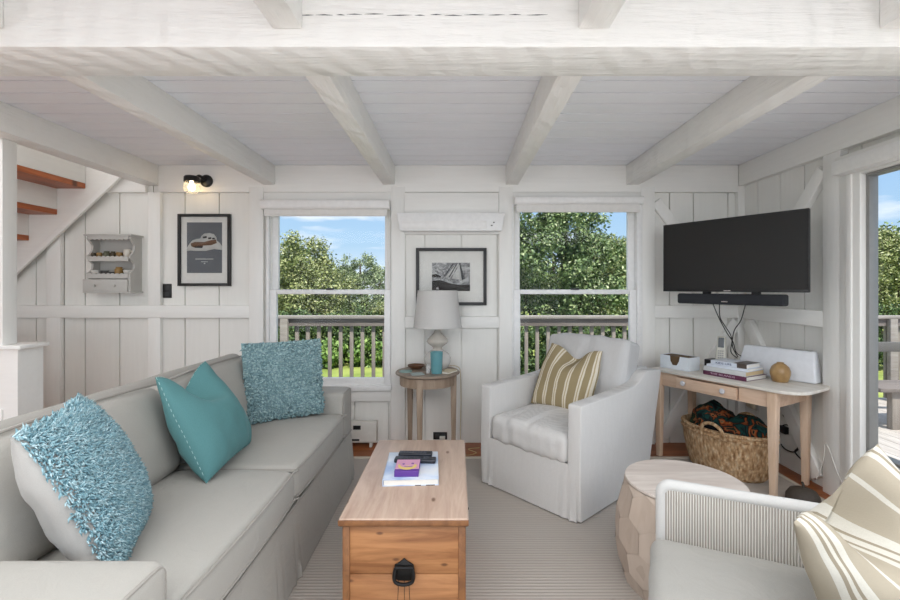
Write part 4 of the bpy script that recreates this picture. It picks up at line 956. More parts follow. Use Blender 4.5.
rt = obj('router', (lambda bb: (rbox(bb, (0.085, 0.06, 0.035), 0.008, (6, 5, 3)), bb)[1])(new()), 'black_plastic', None, 60); props(rt, 'low black electronics box behind the white cardboard box on the desk', 'router'); rt.location = on(0.255, 0.345, CZ+0.0352); rt.rotation_euler = (0, 0, -PI/3)
ph = cthing('cordless_phone', 'cream cordless telephone standing in its base behind the stacked books', 'phone', 0.305, 0.275, 0.35)
b = new(); rbox(b, (0.042, 0.045, 0.02), 0.012, (5, 5, 2)); b.transform(Matrix.Translation((0, 0, 0.02))); obj('charging_base', b, 'phone', ph, 60)
tl = Matrix.Translation((0, 0.0, 0.150)) @ Matrix.Rotation(math.radians(-12), 4, 'X')
def taper(p, u): return Vector((p.x*(1-0.12*u.z), p.y, p.z))
b = new(); rbox(b, (0.032, 0.014, 0.105), 0.012, (6, 2, 10), taper); b.transform(tl); hs = obj('handset', b, 'phone', ph, 60)
b = new(); rbox(b, (0.019, 0.003, 0.036), 0.0028, (4, 1, 6)); b.transform(tl @ Matrix.Translation((0, -0.0135, 0.056))); obj('display', b, 'phone_dark', hs, 60)
b = new()
for i in range(4):
    for j in range(3): box(b, (-0.018+j*0.013, -0.0165, -0.01-i*0.016), (-0.008+j*0.013, -0.0135, -0.001-i*0.016), 0.001)
b.transform(tl); obj('keys', b, 'metal_grey', hs)
def hardback(name, label, lx, ly, z, L, Dp, T, cover, pages, rz=0.0):
    bo = thing(name, label, 'book', on(lx, ly, z), -PI/3+rz, 'books stacked on the desk'); b = new(); box(b, (-L/2+0.004, -Dp/2+0.003, 0.0025), (L/2-0.004, Dp/2-0.004, T-0.0025)); obj('pages', b, pages, bo)
    b = new(); box(b, (-L/2, -Dp/2, 0.0), (L/2, Dp/2, 0.0024), 0.0008); box(b, (-L/2, -Dp/2, T-0.0024), (L/2, Dp/2, T), 0.0008); box(b, (-L/2, -Dp/2-0.002, 0.0), (L/2, -Dp/2+0.002, T), 0.001); obj('cover', b, cover, bo); return bo
z = CZ+0.0003
bo = hardback('book', 'book with maroon spine at the bottom of the stack on the desk', 0.455, 0.165, z, 0.295, 0.225, 0.029, 'spine_maroon', 'page_white', -0.05); text('lettering', 'THE ISLANDS', 0.018, 'ink_pale', bo, (-0.01, -0.1152, 0.0145), (PI/2, 0, 0), width=0.17); z += 0.0293
bo = hardback('book', 'pale grey book with tan pages resting on the maroon one', 0.452, 0.16, z, 0.285, 0.215, 0.030, 'spine_grey', 'page_tan', -0.03); z += 0.0303
bo = hardback('book', 'thin white paperback in the middle of the stack, under the top book', 0.458, 0.165, z, 0.27, 0.20, 0.016, 'spine_white', 'page_white', 0.02); z += 0.0163
bo = hardback('book', 'white spined book with blue capitals on top of the stack', 0.462, 0.165, z, 0.235, 0.17, 0.027, 'spine_white', 'page_white', 0.0); text('lettering', 'KIDS LIFE', 0.019, 'ink_blue', bo, (-0.03, -0.0878, 0.0135), (PI/2, 0, 0), width=0.105)
b = new(); box(b, (0.055, -0.0885, 0.0002), (0.1178, 0.086, 0.0275), 0.0005); 
bo2 = b; b = new(); box(b, (0.058, -0.0882, -0.0002), (0.1182, -0.084, 0.0274)); box(b, (0.03, -0.088, 0.0271), (0.1182, 0.086, 0.0279)); bo2.free(); obj('jacket', b, 'cover_brown', bo)
vs = obj('stoneware_vase', (lambda bb: (lathe(bb, [(0.0, 0.0), (0.040, 0.0), (0.046, 0.010), (0.056, 0.045), (0.057, 0.068), (0.048, 0.095), (0.030, 0.113), (0.019, 0.118), (0.021, 0.124), (0.014, 0.124), (0.012, 0.112), (0.0, 0.112)], 32, cap=False), bb)[1])(new()), 'stoneware', None, 60); props(vs, 'small round brown stoneware vase on the desk in front of the white speaker', 'vase'); vs.location = on(0.70, 0.245)
sp = cthing('speaker', 'white wedge shaped speaker with sloping sides at the back of the desk', 'speaker', 0.615, 0.36)
b = new(); t_ = bmesh.new()
lo = [(-0.245, -0.030, 0.0), (0.245, -0.030, 0.0), (0.245, 0.065, 0.0), (-0.245, 0.065, 0.0)]; hi = [(-0.205, 0.012, 0.198), (0.222, 0.012, 0.198), (0.222, 0.060, 0.198), (-0.205, 0.060, 0.198)]
A0 = [t_.verts.new(p) for p in lo]; A1 = [t_.verts.new(p) for p in hi]; t_.faces.new(A0[::-1]); t_.faces.new(A1)
for i in range(4): t_.faces.new((A0[i], A0[(i+1) % 4], A1[(i+1) % 4], A1[i]))
bmesh.ops.bevel(t_, geom=list(t_.edges), offset=0.012, segments=3, profile=0.5, affect='EDGES'); merge(b, t_); obj('cabinet', b, 'white_plastic', sp, 50)
b = new(); box(b, (0.10, 0.02, 0.1978), (0.20, 0.05, 0.1995), 0.0005); obj('top_panel', b, 'metal_grey', sp)

# basket with throw under the desk
bkx, bky = 0.405, 0.170
bs = thing('seagrass_basket', 'oval woven seagrass basket with two loop handles under the desk', 'basket', on(bkx, bky, RG), -PI/3)
def oval(bm, prof, sx, sy, n=56, tilt=0.0):
    t = bmesh.new(); R_ = []
    for r, z in prof: R_.append([t.verts.new((math.cos(2*PI*k/n)*r*sx, math.sin(2*PI*k/n)*r*sy, z+tilt*z*math.cos(2*PI*k/n)**2)) for k in range(n)])
    for i in range(len(R_)-1):
        for k in range(n): t.faces.new((R_[i][k], R_[i][(k+1) % n], R_[i+1][(k+1) % n], R_[i+1][k]))
    t.faces.new(R_[0][::-1]); t.faces.new(R_[-1]); bmesh.ops.recalc_face_normals(t, faces=t.faces); merge(bm, t)
b = new(); oval(b, [(0.78, 0.0), (0.84, 0.02), (0.92, 0.10), (0.985, 0.20), (1.01, 0.29), (1.0, 0.312), (0.97, 0.312), (0.955, 0.29), (0.92, 0.18), (0.80, 0.03)], 0.30, 0.205); obj('body', b, 'seagrass', bs, 60)
b = new(); 
for zz, rr in ((0.300, 1.012), (0.27, 1.01)): tube(b, [(math.cos(2*PI*k/48)*0.30*rr, math.sin(2*PI*k/48)*0.205*rr, zz) for k in range(48)], 0.010, 8, True)
obj('rim', b, 'seagrass', bs, 60)
for sg in (-1, 1):
    b = new(); tube(b, spline([(-0.075+0.02, sg*0.206, 0.27), (-0.06+0.02, sg*0.222, 0.335), (0.02, sg*0.226, 0.362), (0.06+0.02, sg*0.222, 0.335), (0.075+0.02, sg*0.206, 0.27)], 6), 0.011, 8); obj('handle', b, 'seagrass', bs, 60)
b = new(); rr = random.Random(5)
def lump(cx, cy, cz, sx, sy, sz, sd):
    t = bmesh.new(); bmesh.ops.create_icosphere(t, subdivisions=4, radius=1)
    for v in t.verts:
        n_ = noise.noise(v.co*1.7+Vector((sd, 0, 0)))*0.25+noise.noise(v.co*4+Vector((sd, 3, 0)))*0.10; v.co *= 1+n_; v.co = Vector((cx+v.co.x*sx, cy+v.co.y*sy, cz+v.co.z*sz))
    merge(b, t)
lump(-0.10, 0.0, 0.29, 0.145, 0.14, 0.145, 1.0); lump(0.12, 0.02, 0.28, 0.14, 0.13, 0.115, 4.0); lump(0.0, -0.03, 0.26, 0.22, 0.13, 0.09, 7.0)
o = obj('throw_blanket', b, 'throw_pattern', None, 60); props(o, 'dark multicoloured throw blanket bundled in the seagrass basket', 'blanket'); o.location = on(bkx, bky, RG); o.rotation_euler = (0, 0, -PI/3)
dsx = thing('door_stop', 'low dark brown domed doorstop with a short stem on the rug by the desk leg', 'doorstop', (2.03, 2.64, RG))
b = new(); lathe(b, [(0.0, 0.0), (0.078, 0.0), (0.086, 0.012), (0.084, 0.045), (0.066, 0.075), (0.03, 0.090), (0.0, 0.093)], 32, cap=False); obj('body', b, 'doorstop', dsx, 60)
b = new(); tube(b, spline([(0.0, 0, 0.088), (0.002, 0, 0.105), (-0.004, 0.002, 0.122)], 4), 0.007, 8); obj('stem', b, 'doorstop', dsx, 60)

# ------------------------------------------------------------------ television, soundbar, cables
tv = thing('television', 'black flat television on a swing arm across the corner of the room', 'television', (1.823, 3.035, 1.497), math.atan2(-0.824, 0.566)); TVW, TVH = 0.91, 0.5
b = new(); box(b, (-TVW/2, 0.0, -TVH/2), (TVW/2, 0.028, TVH/2), 0.004); rbox(b, (TVW*0.40, 0.02, TVH*0.36), 0.015, (8, 2, 8), None, Matrix.Translation((0, 0.045, -0.03))); obj('body', b, 'black_plastic', tv)
b = new(); box(b, (-TVW/2+0.008, -0.0015, -TVH/2+0.018), (TVW/2-0.008, 0.001, TVH/2-0.008)); obj('screen', b, 'screen', tv)
b = new()
for lo, hi in (((-TVW/2, -0.004, -TVH/2), (TVW/2, 0.002, -TVH/2+0.017)), ((-TVW/2, -0.004, TVH/2-0.008), (TVW/2, 0.002, TVH/2)), ((-TVW/2, -0.004, -TVH/2+0.017), (-TVW/2+0.008, 0.002, TVH/2-0.008)), ((TVW/2-0.008, -0.004, -TVH/2+0.017), (TVW/2, 0.002, TVH/2-0.008))): box(b, lo, hi, 0.001)
obj('bezel', b, 'black_plastic', tv)
b = new(); box(b, (-0.022, -0.0048, -TVH/2+0.005), (0.022, -0.0038, -TVH/2+0.011)); obj('maker_mark', b, 'chrome', tv)
b = new(); box(b, (-0.11, 0.062, -0.10), (0.11, 0.075, 0.10), 0.003); tube(b, [(0, 0.07, 0.0), (0.06, 0.30, 0.0), (-0.185, 0.645, 0.0)], 0.018, 8); box(b, (-0.225, 0.63, -0.10), (-0.145, 0.66, 0.10), 0.003); obj('wall_bracket', b, 'black_plastic', tv)
sb = thing('soundbar', 'dark grey cloth soundbar hung under the television', 'soundbar', (1.823, 3.035, 1.198), math.atan2(-0.824, 0.566))
b = new(); rbox(b, (0.332, 0.045, 0.036), 0.014, (20, 4, 3)); b.transform(Matrix.Translation((0.013, -0.012, 0.0))); obj('body', b, 'black_cloth', sb, 60)
b = new(); box(b, (-0.012, -0.0585, -0.019), (0.028, -0.0568, -0.013)); obj('maker_mark', b, 'chrome', sb)
for x in (-0.14, 0.17):
    b = new(); box(b, (x-0.02, -0.01, 0.034), (x+0.02, 0.02, 0.05), 0.002); box(b, (x-0.02, 0.0295, 0.034), (x+0.02, 0.034, 0.16), 0.001); obj('bracket', b, 'black_plastic', sb)
def Q(px, py, Y): return Vector(((px-457)*Y/450, Y, 1.28-(py-287)*Y/450))
cb = thing('cable_bundle', 'thin black cables hanging from the soundbar down to the desk', 'cable', Q(733, 345, 3.12))
for pts in (((713, 304, 3.14), (719, 318, 3.15), (727, 333, 3.16), (733, 342, 3.17), (736, 352, 3.18), (741, 356, 3.19)), ((719.5, 304, 3.12), (720, 317, 3.13), (725, 326, 3.16), (731, 336, 3.17), (733, 348, 3.18), (738, 357, 3.20)), ((745.5, 304, 3.01), (741, 320, 3.06), (734.5, 330, 3.12), (732, 342, 3.165), (731, 352, 3.18), (737, 358, 3.19))):
    b = new(); tube(b, spline([Q(*p) for p in pts], 6), 0.0032, 6); obj('cable', b, 'cord_black', cb, 60, world=True)
ol_ = thing('wall_outlet', 'pale wall outlet with plugs low on the wall behind the desk', 'outlet', (XR, 3.56, 0.355))
b = new(); box(b, (XR-0.006, 3.50, 0.315), (XR, 3.62, 0.385), 0.002); obj('plate', b, 'mug_cream', ol_, world=True)
b = new(); box(b, (XR-0.03, 3.515, 0.325), (XR-0.006, 3.55, 0.36), 0.004); box(b, (XR-0.03, 3.565, 0.33), (XR-0.006, 3.60, 0.37), 0.004); obj('plug', b, 'book_cream', ol_, world=True)
cc = thing('power_cord', 'coiled black power cord hanging on the wall behind the desk leg', 'cord', (XR-0.02, 3.05, 0.2))
def Rw(px, py): Y = 450*(XR-0.012)/(px-457); return Vector((XR-0.012, Y, 1.28-(py-287)*Y/450))
b = new(); tube(b, spline([Rw(783, 415), Rw(789, 423), Rw(793, 432), Rw(797, 443), Rw(798, 449), Rw(793, 452), Rw(785, 449), Rw(781, 444)], 7), 0.0045, 6); tube(b, spline([Rw(778, 432), Rw(784, 425), Rw(790, 427), Rw(795, 437), Rw(798, 447), Rw(795, 451), Rw(797, 455), Rw(803, 461)], 7), 0.0045, 6); obj('cable', b, 'cord_black', cc, 60, world=True)
b = new(); box(b, (XR-0.03, 3.17, 0.24), (XR-0.0005, 3.23, 0.29), 0.004); obj('plug', b, 'black_plastic', cc, world=True)
wc = thing('white_cable', 'thin white cable looped on the wall beside the glazed door', 'cable', (XR-0.06, 2.75, 0.1))
b = new(); tube(b, spline([(XR-0.058, 2.86, 0.05), (XR-0.062, 2.80, 0.20), (XR-0.062, 2.785, 0.31), (XR-0.062, 2.75, 0.28), (XR-0.062, 2.69, 0.16), (XR-0.062, 2.62, 0.07), (XR-0.075, 2.58, 0.006)], 7), 0.0028, 6); obj('cable', b, 'cord_white', wc, 60, world=True)

# ------------------------------------------------------------------ round side table by the wall and what stands on it
tx, ty, TZ2 = -0.222, 3.41, 0.645
rt_ = thing('round_side_table', 'small round weathered wooden table against the wall between the windows', 'table', (tx, ty, 0))
b = new(); lathe(b, [(0.0, TZ2-0.022), (0.228, TZ2-0.022), (0.242, TZ2-0.014), (0.242, TZ2-0.006), (0.236, TZ2), (0.0, TZ2)], 56, cap=False); obj('tabletop', b, 'table_top_grey', rt_)
b = new(); lathe(b, [(0.195, TZ2-0.095), (0.21, TZ2-0.095), (0.21, TZ2-0.022), (0.195, TZ2-0.022)], 48, cap=False); obj('apron', b, 'table_grey', rt_)
for an in (-8, -103, 138):
    a = math.radians(an); cx, cy = 0.198*math.cos(a), 0.198*math.sin(a); t_ = bmesh.new(); bmesh.ops.create_cube(t_, size=1); zb = RG if ty+cy < 3.37 else 0.0005
    for v in t_.verts:
        top = v.co.z > 0; hw = 0.024 if top else 0.015; v.co = Vector((cx+(1 if v.co.x > 0 else -1)*hw, cy+(1 if v.co.y > 0 else -1)*hw, TZ2-0.023 if top else zb))
    bmesh.ops.bevel(t_, geom=list(t_.edges), offset=0.003, segments=2, profile=0.5, affect='EDGES'); b = new(); merge(b, t_); obj('leg', b, 'table_grey', rt_)
lp = thing('table_lamp', 'gourd shaped glass table lamp with a white tapered shade on the round table', 'lamp', (-0.151, 3.49, TZ2))
b = new(); lathe(b, [(0.187, 0.325), (0.153, 0.606), (0.151, 0.606), (0.185, 0.325)], 64, cap=False); bmesh.ops.recalc_face_normals(b, faces=b.faces); sh = obj('lamp_shade', b, 'lamp_cloth', lp, 60)
b = new(); tube(b, [(0.153*math.cos(a), 0.153*math.sin(a), 0.606) for a in [2*PI*k/48 for k in range(48)]], 0.003, 6, True); tube(b, [(0.187*math.cos(a), 0.187*math.sin(a), 0.325) for a in [2*PI*k/48 for k in range(48)]], 0.003, 6, True)
for k in range(3): a = 2*PI*k/3; tube(b, [(0, 0, 0.59), (0.15*math.cos(a), 0.15*math.sin(a), 0.604)], 0.002, 5)
obj('shade_ring', b, 'lamp_cloth', sh, 60)
b = new(); lathe(b, [(0.0, 0.0), (0.060, 0.0), (0.085, 0.018), (0.102, 0.055), (0.104, 0.085), (0.090, 0.118), (0.055, 0.142), (0.035, 0.152)], 40, cap=False); obj('lower_globe', b, 'milk_glass', lp, 60)
b = new(); lathe(b, [(0.035, 0.152), (0.034, 0.166), (0.045, 0.178), (0.074, 0.198), (0.084, 0.214), (0.078, 0.232), (0.050, 0.258), (0.030, 0.282), (0.018, 0.312), (0.013, 0.33)], 40, cap=False); obj('upper_gourd', b, 'smoke_glass', lp, 60)
b = new(); lathe(b, [(0.0, 0.004), (0.01, 0.004), (0.01, 0.33), (0.016, 0.332), (0.016, 0.39), (0.006, 0.40), (0.004, 0.60), (0.012, 0.612), (0.014, 0.622), (0.008, 0.634), (0.0, 0.636)], 16, cap=False); obj('stem_and_finial', b, 'chrome', lp, 60)
b = new(); tube(b, spline([(0.06, 0.10, 0.01), (0.155, 0.10, 0.0), (0.178, 0.10, -0.06), (0.183, 0.11, -0.3), (0.178, 0.11, -0.55), (0.20, -0.06, -0.638), (0.30, -0.03, -0.640), (0.24, 0.05, -0.640), (0.33, 0.08, -0.640)], 7), 0.0028, 6); obj('cord', b, 'cord_cream', lp, 60)
gl = obj('drinking_glass', (lambda bb: (lathe(bb, [(0.0, 0.0), (0.040, 0.0), (0.041, 0.004), (0.047, 0.158), (0.0445, 0.158), (0.0385, 0.010), (0.0, 0.009)], 24, cap=False), bb)[1])(new()), 'teal_glass', None, 60); props(gl, 'tall ribbed teal glass tumbler in front of the lamp on the round table', 'glass'); gl.location = (-0.150, 3.312, TZ2)
gl = obj('drinking_glass', (lambda bb: (lathe(bb, [(0.0, 0.0), (0.017, 0.0), (0.019, 0.06), (0.0175, 0.06), (0.015, 0.004), (0.0, 0.004)], 20, cap=False), bb)[1])(new()), 'clear_glass', None, 60); props(gl, 'tiny clear shot glass just left of the teal tumbler', 'glass'); gl.location = (-0.212, 3.315, TZ2)
dh = obj('wooden_dish', (lambda bb: (lathe(bb, [(0.0, 0.0), (0.035, 0.0), (0.062, 0.018), (0.068, 0.030), (0.064, 0.031), (0.055, 0.018), (0.0, 0.008)], 32, cap=False), bb)[1])(new()), 'dish_wood', None, 60); props(dh, 'shallow dark brown wooden dish at the back of the round table', 'dish'); dh.location = (-0.318, 3.50, TZ2)
b = new(); lathe(b, [(0.0, 0.0), (0.048, 0.0), (0.048, 0.006), (0.0, 0.006)], 28, cap=False); o = obj('coaster', b, 'coaster_teal', None); props(o, 'round teal coaster at the left edge of the round table', 'coaster', None); o.location = (-0.385, 3.375, TZ2)
b = new(); box(b, (-0.045, -0.045, 0), (0.045, 0.045, 0.006), 0.001); o = obj('coaster', b, 'coaster_grey', None); props(o, 'square pale grey green coaster at the front of the round table', 'coaster'); o.location = (-0.290, 3.275, TZ2); o.rotation_euler = (0, 0, 0.3)
bo = thing('book', 'small cream notebook lying right of the teal tumbler on the round table', 'book', (-0.068, 3.36, TZ2), -0.55); b = new(); box(b, (-0.045, -0.065, 0.0015), (0.043, 0.063, 0.010)); obj('pages', b, 'page_white', bo); b = new(); box(b, (-0.047, -0.067, 0), (0.047, 0.065, 0.0015)); box(b, (-0.047, -0.067, 0.010), (0.047, 0.065, 0.0118)); obj('cover', b, 'book_cream', bo)
# plates, heater, air conditioner
def plate(label, lo, hi, slots):
    o = thing('wall_outlet', label, 'outlet', ((lo[0]+hi[0])/2, hi[1], lo[2])); b = new(); box(b, lo, hi, 0.002); obj('plate', b, 'outlet_black', o, world=True); b = new()
    for s_ in slots: box(b, (s_[0], lo[1]-0.002, s_[1]), (s_[2], lo[1]+0.001, s_[3]), 0.001)
    obj('sockets', b, 'frame_charcoal', o, world=True); return o
plate('black duplex wall outlet beside the poster of the car', (X(160), YW-0.008, Zp(298)), (X(168.6), YW, Zp(283.8)), [(X(162), Zp(290), X(166.6), Zp(285.6)), (X(162), Zp(296.5), X(166.6), Zp(292))])
o = plate('black outlet low on the wall under the round table', (X(433), YW-0.008, 0.028), (X(447), YW, 0.088), [(X(435), 0.04, X(439), 0.075), (X(441.5), 0.04, X(445.5), 0.075)])
b = new(); box(b, (X(439.5), YW-0.035, 0.035), (X(445), YW-0.010, 0.06), 0.004); obj('plug', b, 'cord_white', o, world=True)
ht = thing('baseboard_heater', 'low white electric heater on the wall under the left window', 'heater', (-1.1, YB, 0.03))
b = new(); prism(b, [(YB-0.065, 0.035), (YB-0.068, 0.05), (YB-0.060, 0.19), (YB-0.050, 0.198), (YB-0.001, 0.198), (YB-0.001, 0.035)], -1.62, -0.645, 'x', 0.003); obj('housing', b, 'heater', ht, world=True)
b = new(); box(b, (-0.83, YB-0.066, 0.140), (-0.77, YB-0.058, 0.172), 0.001); box(b, (-0.86, YB-0.071, 0.052), (-0.78, YB-0.060, 0.066), 0.001); obj('control_window', b, 'black_plastic', ht, world=True)
b = new(); box(b, (-1.6, YB-0.066, 0.0), (-1.58, YB-0.01, 0.036)); obj('foot', b, 'heater', ht, world=True)
b = new(); box(b, (-0.70, YB-0.066, 0.0), (-0.68, YB-0.01, 0.036)); obj('foot', b, 'heater', ht, world=True)
ai = thing('air_conditioner', 'slim white wall air conditioner above the sailing picture', 'air conditioner', (-0.05, YB, 1.73))
b = new(); prism(b, [(-0.478, 1.862), (-0.452, 1.730), (-0.440, 1.724), (0.345, 1.724), (0.357, 1.730), (0.378, 1.862), (0.370, 1.868), (-0.470, 1.868)], YB-0.105, YB-0.005, 'y', 0.006, 3); obj('housing', b, 'vinyl', ai, world=True)
b = new(); box(b, (-0.435, YB-0.110, 1.742), (0.232, YB-0.103, 1.800), 0.003); box(b, (-0.43, YB-0.112, 1.798), (0.23, YB-0.104, 1.802)); obj('louvre', b, 'shade_case', ai, world=True)
b = new(); box(b, (0.285, YB-0.108, 1.786), (0.297, YB-0.104, 1.794)); box(b, (0.268, YB-0.108, 1.762), (0.280, YB-0.104, 1.770)); obj('indicator', b, 'outlet_black', ai, world=True)
b = new(); box(b, (-0.425, YB-0.02, 1.868), (0.335, YB-0.001, 2.045), 0.004); n_t[0] += 1; struct('trim_%d' % n_t[0], b, 'trim_x')
# pictures
def picture(label, x0, x1, z0, z1, yb, fw, fmat, img, mats):
    p = thing('framed_picture', label, 'picture', ((x0+x1)/2, yb, z0)); yf = yb-0.030; b = new()
    for lo, hi in (((x0, yf, z0), (x0+fw, yb-0.001, z1)), ((x1-fw, yf, z0), (x1, yb-0.001, z1)), ((x0+fw, yf, z0), (x1-fw, yb-0.001, z0+fw)), ((x0+fw, yf, z1-fw), (x1-fw, yb-0.001, z1))): box(b, lo, hi, 0.0015)
    obj('frame', b, fmat, p, world=True)
    b = new(); box(b, (x0+fw, yb-0.014, z0+fw), (x1-fw, yb-0.002, z1-fw)); obj('mat_board', b, 'mat_board', p, world=True)
    b = new(); box(b, (img[0], yb-0.016, img[2]), (img[1], yb-0.0135, img[3])); pr = obj('print', b, mats, p, world=True)
    b = new(); box(b, (x0+fw, yb-0.0245, z0+fw), (x1-fw, yb-0.0225, z1-fw)); obj('glazing', b, 'picture_glass', p, world=True); return p, pr
yp = YW-0.004
Xq = lambda px: (px-457)*3.68/450
Zq = lambda py: 1.28-(py-287)*3.68/450
p, pr = picture('tall black framed poster of a snow covered car on the left wall', Xq(178), Xq(230.5), Zq(286), Zq(214), YW-0.0, 0.023, 'frame_black', (Xq(186.6), Xq(221.7), Zq(273), Zq(222.3)), 'art_grey')
def art(name, polys, mat, y0=YW-0.0172, y1=YW-0.0155):
    b = new()
    for po_ in polys: prism(b, [(Xq(a), Zq(c)) for a, c in po_], y0, y1, 'y')
    return obj(name, b, mat, pr, None, world=True)
art('snow_print', [[(186.6, 248), (189, 244), (192, 240.5), (196, 239), (200, 238.5), (201.5, 235.5), (204, 233.5), (209, 233), (213.5, 234), (216, 237), (217, 241), (219.5, 243), (221.7, 246), (221.7, 250), (214, 249), (205, 251), (196, 251), (190, 250.5), (186.6, 251)]], 'art_snow')
art('car_print', [[(190.5, 243.5), (195, 241.8), (204, 242), (211, 240), (216, 239.5), (216.5, 243), (211, 245.2), (203, 245.5), (200, 247.6), (193, 247.2), (191, 246)]], 'art_brown', YW-0.0178, YW-0.0165)
art('window_print', [[(202.6, 236.6), (206.5, 236), (206.5, 238), (202.6, 238.4)], [(208, 237.4), (211.2, 237.2), (211.2, 239), (208, 239.2)], [(212, 237.6), (214.5, 237.8), (214.8, 239.4), (212, 239.2)], [(194, 246.4), (203, 246.2), (202, 248), (194.5, 247.8)]], 'art_dark', YW-0.0184, YW-0.017)
lt = []; xx = 195.2
rr = random.Random(3)
while xx < 213:
    w_ = rr.uniform(0.5, 1.0); lt.append([(xx, 258.3+rr.uniform(-.2, .2)), (xx+w_*0.6, 258.3), (xx+w_*0.6, 259.7), (xx, 259.7)]); xx += w_
xx = 201
while xx < 207.5:
    w_ = rr.uniform(0.4, 0.8); lt.append([(xx, 261.2), (xx+w_*0.6, 261.2), (xx+w_*0.6, 262.2), (xx, 262.2)]); xx += w_
lt.append([(203.6, 262.9), (205, 262.9), (205, 264), (203.6, 264)])
art('lettering', lt, 'art_snow')
mm = Mat('harbour_print', (150, 150, 148), 0.4); sep = mm.n.new('ShaderNodeSeparateXYZ'); mm.l.new(mm.tc.outputs['Object'], sep.inputs[0])
nz = mm.noise(26, 5, mm.mapped('Object', (1, 1, 1.3)), 0.65, 0.8); mm.color(mm.ramp(nz, [(0.3, (44, 44, 46)), (0.5, (128, 128, 128)), (0.68, (196, 196, 194))])); M['harbour_print'] = mm.m
p, pr = picture('charcoal framed black and white sailing picture above the round table', Xq(416), Xq(486.6), Zq(305.4), Zq(248), YW-0.0, 0.026, 'frame_charcoal', (Xq(432), Xq(470), Zq(291), Zq(262.7)), 'harbour_print')
art('hull_print', [[(432, 291), (432, 281), (440, 280), (452, 284), (462, 285), (470, 284.5), (470, 291)], [(432, 274.5), (436, 274), (441, 276), (441, 277.5), (432, 277)]], 'art_dark')
art('sail_print', [[(445.5, 277), (456.5, 263.5), (459, 264), (450, 278.5)], [(451.5, 278.5), (459.5, 264.5), (461.2, 268), (461.6, 280)]], 'art_snow')
art('mast_print', [[(459.2, 262.8), (460.2, 262.8), (464.8, 279), (461.8, 280)], [(452.6, 263.4), (453.8, 263.4), (444.6, 277), (443.6, 276.4)], [(456.6, 263.4), (457.6, 263.4), (449.6, 277.6), (448.6, 277)]], 'art_slate', YW-0.0178, YW-0.0165)

# wall shelf with small pots
wx0, wx1, wy0, wz0, wz1 = -2.945, -2.585, 3.565, 1.243, 1.685
ws = thing('wall_shelf', 'small grey painted wall shelf with scalloped edges and a drawer', 'shelf', ((wx0+wx1)/2, YW, wz0))
b = new(); box(b, (wx0+0.02, YW-0.012, wz0), (wx1-0.02, YW-0.001, wz1)); obj('back_panel', b, 'shelf_grey', ws, world=True)
def side_poly():
    pts = [(YW-0.001, wz0), (YW-0.001, wz1), (wy0+0.012, wz1)]
    for (a, c) in ((1.655, 1.53), (1.498, 1.39)):
        pts += [(wy0+0.004, a+0.01), (wy0+0.03, a-0.015), (wy0+0.055, (a+c)/2+0.02), (wy0+0.050, (a+c)/2-0.02), (wy0+0.025, c+0.012), (wy0+0.004, c)]
    pts += [(wy0+0.004, wz0)]; return pts
for xa in (wx0+0.005, wx1-0.021):
    b = new(); prism(b, side_poly(), xa, xa+0.016, 'x'); obj('side_panel', b, 'shelf_grey', ws, world=True)
def scallop(z0, z1, n, up):
    xs = [wx0+0.02+(wx1-wx0-0.04)*k/(n*8) for k in range(n*8+1)]; e = [0.010*abs(math.sin(PI*k/8)) for k in range(n*8+1)]
    return [(xs[0], z0 if up else z1), (xs[-1], z0 if up else z1)]+[(x, (z1-0.010+h) if up else (z0+0.010-h)) for x, h in list(zip(xs, e))[::-1]]
b = new(); box(b, (wx0-0.010, wy0-0.008, wz1), (wx1+0.010, YW-0.001, wz1+0.014), 0.003); prism(b, scallop(wz1-0.032, wz1, 9, False), wy0, wy0+0.010, 'y'); obj('cornice', b, 'shelf_grey', ws, world=True)
for z in (1.515, 1.378):
    b = new(); box(b, (wx0+0.02, wy0+0.004, z-0.012), (wx1-0.02, YW-0.012, z)); prism(b, scallop(z-0.030, z+0.012, 9, True), wy0-0.002, wy0+0.006, 'y'); obj('shelf_board', b, 'shelf_grey', ws, world=True)
b = new(); box(b, (wx0-0.012, wy0-0.012, wz0), (wx1-0.02, wy0+0.006, wz0+0.098), 0.002); dw = obj('drawer', b, 'shelf_grey', ws, world=True)
for kx in (-2.86, -2.70):
    b = new(); lathe(b, [(0.0, 0.0), (0.006, 0.0), (0.011, 0.008), (0.008, 0.014), (0.0, 0.015)], 14, cap=False); b.transform(Matrix.Translation((kx, wy0-0.012, wz0+0.05)) @ Matrix.Rotation(PI/2, 4, 'X')); obj('knob', b, 'shelf_grey', dw, world=True)
b = new(); box(b, (wx0-0.012, wy0-0.012, wz0-0.010), (wx1+0.008, YW-0.001, wz0), 0.002); obj('bottom_board', b, 'shelf_grey', ws, world=True)
def pot(label, cat, name, px, z, r, h, mat, kind='cup'):
    pf = {'cup': [(0, 0), (r*0.72, 0), (r*0.95, h*0.3), (r, h*0.75), (r*0.9, h), (r*0.78, h), (r*0.75, h*0.3), (0, h*0.2)],
          'bowl': [(0, 0), (r*0.45, 0), (r*0.8, h*0.35), (r, h), (r*0.93, h), (r*0.7, h*0.4), (0, h*0.2)],
          'jar': [(0, 0), (r*0.8, 0), (r, h*0.2), (r, h*0.7), (r*0.7, h*0.85), (r*0.8, h), (r*0.6, h), (r*0.55, h*0.8), (0, h*0.75)]}[kind]
    b = new(); lathe(b, pf, 20, cap=False); x = (px-457)*3.61/450
    if kind == 'mug': pass
    o = obj(name, b, mat, None, 50); props(o, label, cat, 'small pots on the wall shelf'); o.location = (x, 3.615, z+0.0004); return o
z1_, z2_ = 1.515, 1.378
